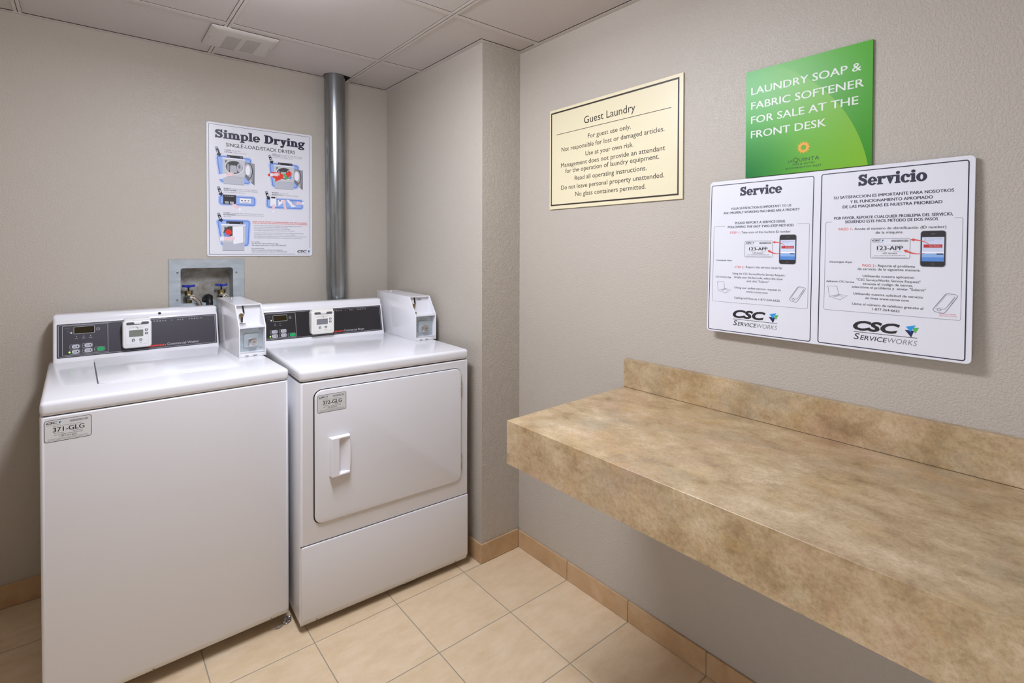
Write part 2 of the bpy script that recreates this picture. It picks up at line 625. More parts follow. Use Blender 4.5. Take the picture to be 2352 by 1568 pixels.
def serif_shapes(body):
    out = []
    pen = [0.0]

    def R(x0, y0, x1, y1):
        out.append(([(pen[0] + x0, y0), (pen[0] + x1, y0), (pen[0] + x1, y1), (pen[0] + x0, y1)], [(0, 1, 2, 3)]))

    def P(pts):
        out.append(([(pen[0] + a, b) for a, b in pts], [tuple(range(len(pts)))]))

    def E(cx, cy, rx, ry):
        P([(cx + rx * math.cos(2 * math.pi * k / 16), cy + ry * math.sin(2 * math.pi * k / 16)) for k in range(16)])

    def A(cx, cy, rx, ry, ix, iy, a0, a1, sh=0.0, n=22):
        o, i = [], []
        for k in range(n + 1):
            t = math.radians(a0 + (a1 - a0) * k / n)
            o.append((pen[0] + cx + rx * math.cos(t), cy + ry * math.sin(t)))
            i.append((pen[0] + cx + sh + ix * math.cos(t), cy + iy * math.sin(t)))
        m = n + 1
        out.append((o + i, [(k, k + 1, m + k + 1, m + k) for k in range(n)]))

    def S(pts, ws):
        L, Rr = [], []
        n = len(pts)
        for k in range(n):
            a, b = pts[max(k - 1, 0)], pts[min(k + 1, n - 1)]
            d = math.hypot(b[0] - a[0], b[1] - a[1])
            nx, ny = -(b[1] - a[1]) / d, (b[0] - a[0]) / d
            L.append((pen[0] + pts[k][0] + nx * ws[k] / 2, pts[k][1] + ny * ws[k] / 2))
            Rr.append((pen[0] + pts[k][0] - nx * ws[k] / 2, pts[k][1] - ny * ws[k] / 2))
        out.append((L + Rr, [(k, k + 1, n + k + 1, n + k) for k in range(n - 1)]))

    xh = 0.50
    for ch in body:
        if ch == 'i':
            R(.075, 0, .215, xh); R(.01, 0, .28, .07); P([(.01, xh - .07), (.1, xh - .09), (.1, xh + .01), (.01, xh)]); R(.01, xh - .07, .215, xh)
            E(.145, .64, .085, .085); adv = .30
        elif ch == 'l':
            R(.075, 0, .215, .74); R(.01, 0, .28, .07); R(.01, .67, .215, .74); adv = .30
        elif ch in 'mn':
            k = 2 if ch == 'm' else 1
            R(.07, 0, .205, xh); R(.01, 0, .27, .07); R(.01, xh - .07, .205, xh)
            for q in range(k):
                bx = .205 + q * .27
                A(bx + .06, .30, .21, .215, .075, .135, 0, 180)
                R(bx + .135, 0, bx + .27, .30); R(bx + .075, 0, bx + .335, .07)
            adv = .56 + .27 * (k - 1)
        elif ch == 'p':
            R(.07, -.21, .205, xh); R(.01, -.21, .28, -.14); R(.01, xh - .07, .205, xh)
            A(.30, .25, .235, .265, .10, .185, -140, 180); adv = .56
        elif ch == 'e':
            A(.25, .25, .24, .265, .105, .19, 0, 322); R(.10, .215, .49, .275); adv = .51
        elif ch == 'c':
            A(.25, .25, .24, .265, .105, .19, 50, 322); E(.385, .385, .085, .085); adv = .48
        elif ch == 'o':
            A(.26, .25, .25, .265, .105, .185, 0, 360); adv = .53
        elif ch == 'r':
            R(.07, 0, .205, xh); R(.01, 0, .29, .07); R(.01, xh - .07, .205, xh)
            A(.33, .29, .17, .215, .12, .135, 75, 185); E(.365, .425, .085, .085); adv = .45
        elif ch == 'v':
            P([(.06, xh), (.225, xh), (.32, .16), (.25, -.01)]); P([(.25, -.01), (.30, .10), (.44, xh), (.37, xh)])
            R(.0, xh - .065, .265, xh); R(.315, xh - .065, .505, xh); adv = .50
        elif ch == 'y':
            P([(.06, xh), (.225, xh), (.33, .14), (.25, -.02)]); P([(.17, -.2), (.24, -.2), (.45, xh), (.375, xh)])
            R(.0, xh - .065, .265, xh); R(.32, xh - .065, .515, xh); E(.13, -.145, .085, .08); adv = .51
        elif ch == 'g':
            A(.235, .33, .21, .185, .09, .115, 0, 360); A(.245, -.09, .235, .125, .125, .06, 0, 360)
            S([(.1, .19), (.08, .12), (.16, .06), (.34, .04)], [.07, .08, .10, .10]); E(.455, .455, .065, .065); adv = .52
        elif ch == 'D':
            R(.09, 0, .255, .72); R(.01, 0, .30, .075); R(.01, .645, .30, .72)
            A(.28, .36, .37, .36, .205, .285, -90, 90); adv = .69
        elif ch == 'S':
            S([(.44, .50), (.40, .615), (.27, .665), (.15, .63), (.10, .545), (.14, .46), (.27, .385), (.40, .31), (.45, .20), (.39, .09), (.27, .05), (.14, .09), (.09, .22)],
              [.06, .09, .11, .13, .145, .155, .175, .16, .15, .13, .11, .09, .06])
            R(.425, .47, .475, .73); R(.05, -.01, .10, .25); adv = .56
        elif ch == ' ':
            adv = .28
        pen[0] += adv + 0.012
    return out, pen[0]


def plate(u0=0.0):
    """mapping for a sheet facing local -y: (u, v, w) -> local"""
    return lambda u, v, w: (u, u0 - w, v)


def csc_logo(s, x, y, w, detail=True):
    """the red-free CSC mark: italic letters, three triangles, rule, small caps line; x,y = left end of the rule"""
    k = w / 0.128
    s.text('CSC', x - 0.001 * k, y + 0.006 * k, 0.0215 * k, INK, w=0.096 * k, off=0.045, shear=0.25)
    tx, ty = x + 0.104 * k, y + 0.002 * k
    s.poly([(tx + 0.000 * k, ty + 0.015 * k), (tx + 0.018 * k, ty + 0.015 * k), (tx + 0.0125 * k, ty - 0.001 * k)], NAVY2)
    s.poly([(tx + 0.0135 * k, ty + 0.0215 * k), (tx + 0.0265 * k, ty + 0.0225 * k), (tx + 0.020 * k, ty + 0.0085 * k)], GRN)
    s.poly([(tx + 0.002 * k, ty + 0.0225 * k), (tx + 0.0205 * k, ty + 0.0275 * k), (tx + 0.011 * k, ty + 0.0115 * k)], CYAN)
    if detail:
        s.rect(x, x + w, y, y + 0.0012 * k, INK)
        s.text('S', x + 0.001 * k, y - 0.0175 * k, 0.0145 * k, INK, w=0.0125 * k, shear=0.2, off=0.004)
        s.text('ERVICE', x + 0.0145 * k, y - 0.0175 * k, 0.0108 * k, INK, w=0.056 * k, shear=0.2, off=0.004)
        s.text('WORKS', x + 0.0715 * k, y - 0.0175 * k, 0.0118 * k, GINK, w=0.0565 * k, shear=0.2, off=-0.012)
    else:
        s.text('SERVICEWORKS', x + 0.001 * k, y - 0.013 * k, 0.009 * k, GINK, w=0.12 * k, shear=0.2)


def barcode(s, x0, x1, y0, y1, m, seed=3):
    rnd = random.Random(seed)
    x = x0
    while x < x1:
        w = rnd.choice((0.0005, 0.0008, 0.0013)) * (x1 - x0) / 0.045
        s.rect(x, min(x + w, x1), y0, y1, m)
        x += w + rnd.choice((0.0005, 0.0009)) * (x1 - x0) / 0.045


def id_label(fn, x0, x1, z0, z1, number, name, parent):
    s = Sheet(fn)
    w, h = x1 - x0, z1 - z0
    s.rr(x0, x1, z0, z1, 0.006, INK)
    s.rr(x0 + 0.0012, x1 - 0.0012, z0 + 0.0012, z1 - 0.0012, 0.005, STICKER)
    X = lambda a: x0 + a * w
    Z = lambda a: z0 + a * h
    csc_logo(s, X(0.045), Z(0.80), 0.31 * w, detail=False)
    barcode(s, X(0.53), X(0.93), Z(0.80), Z(0.90), GINK)
    s.text('Please have this number ready when calling for service', X(0.19), Z(0.685), 0.028 * h, INK, w=0.60 * w)
    s.text(number, X(0.18), Z(0.44), 0.20 * h, INK, w=0.66 * w, bold=0.018)
    s.text('For Service:', X(0.2), Z(0.36), 0.04 * h, INK, w=0.2 * w)
    s.text('Para Servicio:', X(0.6), Z(0.36), 0.04 * h, INK, w=0.21 * w)
    s.text('visit our website WWW.CSCSW.COM', X(0.2), Z(0.275), 0.045 * h, INK, w=0.6 * w)
    s.text('1-877-264-6622', X(0.32), Z(0.185), 0.06 * h, INK, w=0.36 * w)
    s.text('Do not remove this label. The number above identifies this machine for service', X(0.09), Z(0.115), 0.03 * h, INK, w=0.82 * w)
    s.text('No quite esta etiqueta. El numero identifica esta maquina para servicio tecnico', X(0.07), Z(0.06), 0.03 * h, INK, w=0.86 * w)
    return s.build(name, parent)


# ------------------------------------------------------------------ room shell
XL, YF = -1.80, -3.45


def build_room():
    T = 0.12
    b = MB()
    b.box(XL - T, W + T, YF - T, T, -0.06, 0.0)
    struct(b.build('floor', FLOOR, smooth=False))

    hx0, hx1, hz0, hz1 = -0.662, -0.418, 1.078, 1.268        # opening for the outlet box
    b = MB()
    b.box(XL - T, hx0, 0, T, 0, H + 0.12)
    b.box(hx1, W + T, 0, T, 0, H + 0.12)
    b.box(hx0, hx1, 0, T, 0, hz0)
    b.box(hx0, hx1, 0, T, hz1, H + 0.12)
    struct(b.build('wall_back', WALL, smooth=False))
    b = MB()
    b.box(W, W + T, YF - T, 0, 0, H + 0.12)
    struct(b.build('wall_right', WALL, smooth=False))
    b = MB()
    b.box(XC, W, -DC, 0, 0, H + 0.12)
    o = b.build('wall_corner', [WALL, ROUGHWALL], smooth=False)
    for p in o.data.polygons:
        if p.normal.y < -0.5:
            p.material_index = 1
    struct(o)
    b = MB()
    b.box(XL - T, XL, FILL_DOOR_Y1, 0, 0, H + 0.12)
    b.box(XL - T, XL, YF - T, FILL_DOOR_Y0, 0, H + 0.12)
    b.box(XL - T, XL, FILL_DOOR_Y0, FILL_DOOR_Y1, FILL_DOOR_Z, H + 0.12)
    struct(b.build('wall_left', WALL, smooth=False))
    b = MB()
    for y in (FILL_DOOR_Y0, FILL_DOOR_Y1 - 0.02):
        b.box(XL - T - 0.005, XL + 0.012, y, y + 0.02, 0, FILL_DOOR_Z)
    b.box(XL - T - 0.005, XL + 0.012, FILL_DOOR_Y0, FILL_DOOR_Y1, FILL_DOOR_Z - 0.02, FILL_DOOR_Z)
    struct(b.build('fill_door_1', GRID, smooth=False))  # frame of the added doorway
    hd = bpy.data.lights.new('fill_light', 'AREA')  # added fill lamp, lifts the shade under the counter
    hd.shape = 'RECTANGLE'
    hd.size, hd.size_y = FILL_DOOR_Z - 0.06, FILL_DOOR_Y1 - FILL_DOOR_Y0 - 0.06
    hd.energy = FILL_WATTS
    hd.color = LAMP_COL
    hd.spread = math.radians(100)
    ho = bpy.data.objects.new('fill_light', hd)
    C.objects.link(ho)
    ho.location = (XL - T - 0.02, (FILL_DOOR_Y0 + FILL_DOOR_Y1) / 2, FILL_DOOR_Z / 2)
    ho.rotation_euler = (0, math.radians(-90), 0)
    b = MB()
    b.box(XL, W, YF - T, YF, 0, H + 0.12)
    struct(b.build('wall_front', WALL, smooth=False))

    # baseboards: cut tiles with grout joints
    def base(name, tiles, axis):
        b = MB()
        for (a0, a1) in tiles:
            if axis == 'y':     # on the right wall
                b.box(W - 0.009, W - 0.0005, a0 + 0.0012, a1 - 0.0012, 0.001, 0.076, 0.0012, 1)
            elif axis == 'x':   # back wall
                b.box(a0 + 0.0012, a1 - 0.0012, -0.009, -0.0005, 0.001, 0.086, 0.0012, 1)
        lo = min(t[0] for t in tiles)
        hi = max(t[1] for t in tiles)
        if axis == 'y':
            b.box(W - 0.006, W, lo, hi, 0, 0.0735, mi=1)
        else:
            b.box(lo, hi, -0.006, 0, 0, 0.0835, mi=1)
        return struct(b.build(name, [BASET, GROUT], smooth=False))
    ys = [GY - k * TS for k in range(0, 9)]
    base('baseboard_right', [(ys[k + 1], ys[k]) for k in range(8)], 'y')
    xs = [GX - k * TS for k in range(0, 8)]
    base('baseboard_back', [(xs[k + 1], xs[k]) for k in range(6)] + [(GX, XC - 0.001)], 'x')
    b = MB()
    b.box(XC - 0.009, XC - 0.0005, -DC + 0.0005, -DC + 0.30, 0.001, 0.082, 0.0012, 1)
    b.box(XC - 0.009, XC - 0.0005, -DC + 0.303, -0.010, 0.001, 0.082, 0.0012, 1)
    b.box(XC - 0.009, W - 0.0095, -DC - 0.009, -DC - 0.0005, 0.001, 0.082, 0.0012, 1)
    b.box(XC - 0.005, W - 0.0095, -DC - 0.005, -0.01, 0, 0.080, mi=1)
    struct(b.build('baseboard_corner', [BASET, GROUT], smooth=False))
    b = MB()
    b.box(XL, XL + 0.009, FILL_DOOR_Y1 + 0.002, -0.01, 0.001, 0.08, 0.0012, 1)
    struct(b.build('baseboard_left', BASET, smooth=False))
    b = MB()
    b.box(XL + 0.01, W - 0.01, YF, YF + 0.009, 0.001, 0.08, 0.0012, 1)
    struct(b.build('baseboard_front', BASET, smooth=False))

    # suspended ceiling: tiles in one mesh, tee grid and wall angle as trim
    g = 0.0007
    xb = [(XL + 0.022, -1.165), (-1.141, -0.540), (-0.516, 0.087), (0.111, W - 0.022)]
    yb = [(-0.396, -0.022), (-1.019, -0.420), (-1.640, -1.043), (-2.262, -1.664), (-2.884, -2.286), (YF + 0.022, -2.908)]
    b = MB()
    zt = H + 0.0026

    def tile(pts):
        b.prism(pts, PLAN, zt, zt + 0.015)

    for i, (x0, x1) in enumerate(xb):
        for j, (y0, y1) in enumerate(yb):
            a0, a1, c0, c1 = x0 + g, x1 - g, y0 + g, y1 - g
            if i == 3 and j == 0:
                a1 = XC - 0.022 - g
            if i == 3 and j == 1:
                xm, ym = XC - 0.022 - g, -DC - 0.022 - g
                tile([(a0, c0), (a1, c0), (a1, ym), (xm, ym), (xm, c1), (a0, c1)])
                continue
            if i == 2 and j == 0:
                # notch cut round the exhaust duct
                cx, cy, r = 0.0165, -0.062, 0.0545
                arc = [(cx + r * math.cos(math.radians(t)), cy + r * math.sin(math.radians(t))) for t in range(-70, -261, -10)]
                pts = [(a0, c0), (a1, c0), (a1, -0.097), (0.055, -0.112)] + arc[1:] + [(a0 + 0.44, c1), (a0, c1)]
                pts = [(a0, c0), (a1, c0), (a1, -0.097), (0.050, -0.108)] + arc + [(arc[-1][0], c1), (a0, c1)]
                tile(pts)
                continue
            tile([(a0, c0), (a1, c0), (a1, c1), (a0, c1)])
    struct(b.build('ceiling', CTILE, smooth=False))
    b = MB()
    ztop = H + 0.030
    for x0, x1 in ((-1.165, -1.141), (-0.540, -0.516), (0.087, 0.111)):
        b.box(x0, x1, YF, -0.0005, H, H + 0.0012)
        b.box((x0 + x1) / 2 - 0.001, (x0 + x1) / 2 + 0.001, YF, -0.0005, H, ztop)
    for y0, y1 in ((-0.420, -0.396), (-1.043, -1.019), (-1.664, -1.640), (-2.286, -2.262), (-2.908, -2.884)):
        xe = XC if y1 > -DC else W
        b.box(XL, xe, y0, y1, H + 0.00005, H + 0.0011)
        b.box(XL, xe, (y0 + y1) / 2 - 0.001, (y0 + y1) / 2 + 0.001, H, ztop)
    struct(b.build('trim_1', GRID, smooth=False))
    b = MB()
    t = 0.0222
    b.box(XL, XC, -t, 0, H - 0.0012, H - 0.0001)
    b.box(XC - t, XC, -DC - t, -t, H - 0.0012, H - 0.0001)
    b.box(XC, W, -DC - t, -DC, H - 0.0012, H - 0.0001)
    b.box(W - t, W, YF, -DC - t, H - 0.0012, H - 0.0001)
    b.box(XL, XL + t, YF, -t, H - 0.0012, H - 0.0001)
    b.box(XL + t, W - t, YF, YF + t, H - 0.0012, H - 0.0001)
    struct(b.build('trim_2', GRID, smooth=False))
    b = MB()
    b.box(XL - T, W + T, YF - T, T, H + 0.121, H + 0.15)
    struct(b.build('dark_roof_slab', DARK, smooth=False))  # unseen slab added above the ceiling so the tile gaps stay dark


def build_lights():
    root = empty('ceiling_light', (LAMP_X, LAMP_Y, H))
    tag(root, 'short wraparound fluorescent light fixed to the ceiling tiles in front of the machines', 'light')
    hl = LAMP_LEN / 2
    b = MB()
    b.box(-0.10, 0.10, -hl - 0.01, hl + 0.01, -0.030, -0.0014, 0.003)
    b.build('housing', GRID, root)
    b = MB()
    prof = [(-0.092, -0.028), (-0.092, -0.050), (-0.078, -0.068), (0.078, -0.068), (0.092, -0.050), (0.092, -0.028)]
    b.prism(prof, lambda p, t: (p[0], t, p[1]), -hl, hl)
    b.build('lens', LENS, root)
    for tilt, x, z, wd, watts in ((0, 0.0, -0.071, 0.15, LAMP_DOWN), (62, 0.096, -0.056, 0.04, LAMP_SIDE), (-62, -0.096, -0.056, 0.04, LAMP_SIDE)):
        ld = bpy.data.lights.new('fluorescent_tube', 'AREA')
        ld.shape = 'RECTANGLE'
        ld.size, ld.size_y = wd, LAMP_LEN - 0.04
        ld.energy = watts
        ld.color = LAMP_COL
        lo = bpy.data.objects.new('tube', ld)
        C.objects.link(lo)
        lo.parent = root
        lo.location = (x, 0, z)
        lo.rotation_euler = (0, math.radians(-tilt), 0)
    for sg in (-1, 1):  # fill lamps added at both fixture ends to brighten the back wall
        ld = bpy.data.lights.new('end_fill_light', 'AREA')
        ld.shape = 'RECTANGLE'
        ld.size, ld.size_y = 0.15, 0.04
        ld.energy = LAMP_SIDE * 0.5
        ld.color = LAMP_COL
        lo = bpy.data.objects.new('tube', ld)
        C.objects.link(lo)
        lo.parent = root
        lo.location = (0, sg * (hl + 0.016), -0.056)
        lo.rotation_euler = (sg * math.radians(62), 0, 0)


# ------------------------------------------------------------------ washer and dryer
def console_fn(y0, z0, y1, z1):
    L = math.hypot(y1 - y0, z1 - z0)
    ty, tz = (y1 - y0) / L, (z1 - z0) / L
    return lambda a, t, w: (a, y0 + t * ty - w * tz, z0 + t * tz + w * ty)


def build_console(root, x0, x1, yb, panel, spec, kind, overlay_mat):
    """control hood: sloped face, rolled top; yb = y where it meets the worktop"""
    zt = 0.9172
    fn = console_fn(yb + 0.002, 0.925, yb + 0.035, 1.06)
    prof = [(yb, zt), (yb + 0.0005, 0.921), (yb + 0.002, 0.925), (yb + 0.035, 1.060), (yb + 0.0365, 1.0618), (yb + 0.0405, 1.0632), (yb + 0.0435, 1.0655),
            (yb + 0.0480, 1.0755), (yb + 0.0510, 1.0815), (yb + 0.0555, 1.0855), (yb + 0.063, 1.0878), (yb + 0.09, 1.088), (yb + 0.118, 1.087), (yb + 0.124, 1.083), (yb + 0.125, zt)]
    b = MB()
    bm = bmesh.new()
    # rounded ends: three insets of the profile toward its centroid
    cy = sum(p[0] for p in prof) / len(prof)
    rings = []
    xs = [(x0, 0.007), (x0 + 0.002, 0.003), (x0 + 0.006, 0.0008), (x0 + 0.011, 0.0), (x1 - 0.011, 0.0), (x1 - 0.006, 0.0008), (x1 - 0.002, 0.003), (x1, 0.007)]
    for x, ins in xs:
        ring = []
        for (y, z) in prof:
            yy = y + ins if y < cy else y - ins
            zz = z - ins if z > 1.0 else z
            ring.append(bm.verts.new((x, yy, zz)))
        rings.append(ring)
    n = len(prof)
    for a, c in zip(rings, rings[1:]):
        for i in range(n):
            bm.faces.new((a[i], a[(i + 1) % n], c[(i + 1) % n], c[i]))
    bm.faces.new(rings[0])
    bm.faces.new(rings[-1][::-1])
    b.bm(bm)
    hood = b.build('control_console', ENAMEL, root)

    pa, pb, pt0, pt1 = panel
    s = Sheet(fn, 0.0003)
    s.rr(pa, pb, pt0, pt1, 0.003, overlay_mat)
    s.build('control_overlay', hood)
    s = Sheet(fn, 0.00045)
    s.frame(pa + 0.004, pb - 0.004, pt0 + 0.004, pt1 - 0.004, 0.0009, 0.003, PRINTGREY)
    sx0, sx1 = spec['sub']
    s.frame(sx0, sx1, 0.0163, 0.1262, 0.0009, 0.0025, PRINTGREY)
    d0, d1, e0, e1 = spec['disp']
    s.frame(d0 - 0.0012, d1 + 0.0012, e0 - 0.0012, e1 + 0.0012, 0.0011, 0.003, PRINTGREY)
    cx, cz = spec['circ']
    s.ring([(cx + 0.0055 * math.cos(k * 0.3142), cz + 0.0055 * math.sin(k * 0.3142)) for k in range(20)],
           [(cx + 0.0047 * math.cos(k * 0.3142), cz + 0.0047 * math.sin(k * 0.3142)) for k in range(20)], PRINTGREY)
    s.rect(cx - 0.0015, cx + 0.0015, cz - 0.0005, cz + 0.0005, PRINTGREY)
    ix, iz = d0 - 0.018, e1 - 0.003
    for k in range(4):
        s.rect(ix - 0.009 + k * 0.0025, ix - 0.0075 + k * 0.0025, iz - 0.001, iz + 0.0005, GINK)
    s.stroke([(ix + 0.002, iz - 0.004), (ix + 0.005, iz + 0.004), (ix + 0.0055, iz - 0.004)], 0.0008, GINK, True)
    s.stroke([(ix - 0.002, iz - 0.011), (ix + 0.006, iz - 0.016)], 0.0012, GINK)
    s.ell(ix + 0.010, iz - 0.018, 0.003, 0.0035, PRINTGREY, 12)
    for (lx, lz, cap) in spec['leds']:
        s.text(cap, lx, lz - 0.0085, 0.0028, PRINTGREY, w=0.010, align='C')
    for (bx0, bx1, bz0, bz1) in spec['btn']:
        s.frame(bx0 - 0.006, bx1 + 0.0015, bz0 - 0.0012, bz1 + 0.0012, 0.0006, 0.004, PRINTGREY)
        s.ring([(bx0 - 0.0035 + 0.0018 * math.cos(k * 0.628), (bz0 + bz1) / 2 + 0.0018 * math.sin(k * 0.628)) for k in range(10)],
               [(bx0 - 0.0035 + 0.0011 * math.cos(k * 0.628), (bz0 + bz1) / 2 + 0.0011 * math.sin(k * 0.628)) for k in range(10)], GINK)
    g0, g1, h0, h1 = spec['start']
    s.frame(g0 - 0.007, g1 + 0.0018, h0 - 0.0015, h1 + 0.0015, 0.0006, 0.005, PRINTGREY)
    s.ell(g0 - 0.004, (h0 + h1) / 2, 0.0018, 0.0018, GINK, 10)
    p0, p1 = spec['press']
    L = p1 - p0
    s.text('PRESS', p0, 0.1178, 0.0046, PRINTGREY, w=L * 0.245, space=1.6)
    s.ell(p0 + L * 0.355, 0.1198, 0.0013, 0.0013, PRINTGREY, 10)
    s.text('ALL', p0 + L * 0.47, 0.1178, 0.0046, PRINTGREY, w=L * 0.14, space=1.6)
    s.text('FABRIC', p0 + L * 0.72, 0.1178, 0.0046, PRINTGREY, w=L * 0.28, space=1.6)
    q1 = spec['queen']
    s.text('Queen', q1, 0.0185, 0.0095, BRED, w=0.066, align='R', bold=0.03)
    c0, c1 = spec['comm']
    s.text('Commercial ' + kind, c0, 0.0185, 0.0095, PRINTGREY, w=c1 - c0)
    s.build('overlay_print', hood)

    s = Sheet(fn, 0.0008)
    s.rr(d0, d1, e0, e1, 0.002, LCDDARK)
    s.build('display', hood)
    for i, (bx0, bx1, bz0, bz1) in enumerate(spec['btn']):
        b = MB()
        b.prism(rrect(bx0, bx1, bz0, bz1, (bz1 - bz0) / 2 - 0.0002), lambda p, t: fn(p[0], p[1], t), 0.0003, 0.0012, 0.0003, mi=0, seg=1)
        for q in range(3):
            b.add([fn(bx0 + 0.005, bz0 + 0.0035 + q * 0.0028, 0.00125), fn(bx0 + 0.013, bz0 + 0.0035 + q * 0.0028, 0.00125), fn(bx0 + 0.013, bz0 + 0.0047 + q * 0.0028, 0.00125), fn(bx0 + 0.005, bz0 + 0.0047 + q * 0.0028, 0.00125)], [(0, 1, 2, 3)], 1)
        mx, mz = bx1 - 0.006, (bz0 + bz1) / 2
        b.add([fn(mx + 0.0022 * math.cos(k * 0.785), mz + 0.003 * math.sin(k * 0.785), 0.00125) for k in range(8)], [tuple(range(8))], 2)
        b.build('button', [BTN, GINK, INK], hood, smooth=False)
    b = MB()
    b.prism(rrect(g0, g1, h0, h1, (h1 - h0) / 2 - 0.0003), lambda p, t: fn(p[0], p[1], t), 0.0003, 0.0014, 0.0003, seg=1)
    o = b.build('start_button', GREENBTN, hood, smooth=False)
    o['label'] = 'green start button'
    for (lx, lz, cap) in spec['leds']:
        b = MB()
        b.prism([(lx + 0.0016 * math.cos(k * 0.628), lz + 0.0016 * math.sin(k * 0.628)) for k in range(10)], lambda p, t: fn(p[0], p[1], t), 0.0003, 0.001)
        b.build('indicator_light', LEDOFF, hood)
    lx, lz = spec['lit']
    b = MB()
    b.prism([(lx + 0.0026 * math.cos(k * 0.628), lz + 0.0026 * math.sin(k * 0.628)) for k in range(10)], lambda p, t: fn(p[0], p[1], t), 0.0004, 0.0016)
    o = b.build('indicator_light', LED, hood)
    o['label'] = 'lit green indicator light'
    return hood, fn


def build_reader(root, rx0, rx1, z0, z1, yb, lcd, plastic):
    """small white payment reader standing proud of the console face"""
    yf = yb - 0.016            # front face
    b = MB()
    b.prism(rrect(rx0, rx1, z0, z1, 0.011, 5), FRONT, yf, yb + 0.030, 0.006, seg=3)
    b.box(rx0 + 0.006, rx1 - 0.002, yf + 0.012, yb + 0.045, z1 - 0.002, z1 + 0.006, 0.002)
    rd = b.build('card_reader', plastic, root)
    s = Sheet(plate(yf), 0.0004)
    w, h = rx1 - rx0, z1 - z0
    X = lambda a: rx0 + a * w
    Z = lambda a: z0 + a * h
    s.frame(X(0.10), X(0.88), Z(0.13), Z(0.80), 0.0005, 0.004, LGINK)
    s.rect(X(0.2), X(0.44), Z(0.745), Z(0.755), MGINK)
    s.rect(X(0.55), X(0.70), Z(0.745), Z(0.755), MGINK)
    s.stroke([(X(0.45), Z(0.785)), (X(0.49), Z(0.77)), (X(0.47), Z(0.745)), (X(0.51), Z(0.73))], 0.0012, INK)
    s.stroke([(X(0.54), Z(0.76)), (X(0.50), Z(0.745)), (X(0.505), Z(0.715)), (X(0.54), Z(0.71))], 0.0012, INK)
    s.poly([(X(0.31), Z(0.31)), (X(0.41), Z(0.31)), (X(0.36), Z(0.36))], LGINK)
    s.poly([(X(0.56), Z(0.21)), (X(0.66), Z(0.21)), (X(0.61), Z(0.16))], LGINK)
    s.build('reader_print', rd)
    s = Sheet(plate(yf), 0.0008)
    s.rect(X(0.22), X(0.70), Z(0.42), Z(0.66), lcd)
    s.build('display', rd)
    b = MB()
    b.prism(rrect(X(0.12), X(0.90), Z(0.855), Z(0.955), h * 0.045), FRONT, yf - 0.0012, yf + 0.002, 0.0005, mi=0)
    b.prism([(X(0.37), Z(0.955)), (X(0.66), Z(0.955)), (X(0.62), Z(0.88)), (X(0.41), Z(0.88))], FRONT, yf - 0.0024, yf + 0.002, mi=1)
    b.build('card_slot', [DGREY, plastic], rd)
    for (bx, bz, bw, bh, kind) in ((0.76, 0.61, 0.10, 0.075, 0), (0.76, 0.48, 0.10, 0.075, 0), (0.31, 0.25, 0.10, 0.085, 1), (0.565, 0.26, 0.10, 0.075, 2)):
        b = MB()
        b.prism(rrect(X(bx), X(bx + bw), Z(bz), Z(bz + bh), 0.002), FRONT, yf - 0.0014, yf + 0.001, 0.0004, mi=0)
        cx, cz = X(bx + bw / 2), Z(bz + bh / 2)
        y = yf - 0.0016
        if kind == 0:
            b.add([(cx - 0.0022, y, cz - 0.002), (cx + 0.0022, y, cz - 0.002), (cx + 0.0022, y, cz + 0.002), (cx - 0.0022, y, cz + 0.002)], [(0, 1, 2, 3)], 1)
        else:
            b.add([(cx - 0.003, y, cz - 0.0009), (cx + 0.003, y, cz - 0.0009), (cx + 0.003, y, cz + 0.0009), (cx - 0.003, y, cz + 0.0009)], [(0, 1, 2, 3)], 1)
            if kind == 1:
                b.add([(cx - 0.0009, y - 0.00002, cz - 0.003), (cx + 0.0009, y - 0.00002, cz - 0.003), (cx + 0.0009, y - 0.00002, cz + 0.003), (cx - 0.0009, y - 0.00002, cz + 0.003)], [(0, 1, 2, 3)], 1)
        b.build('button', [DGREY, PWHITE], rd, smooth=False)
    return rd


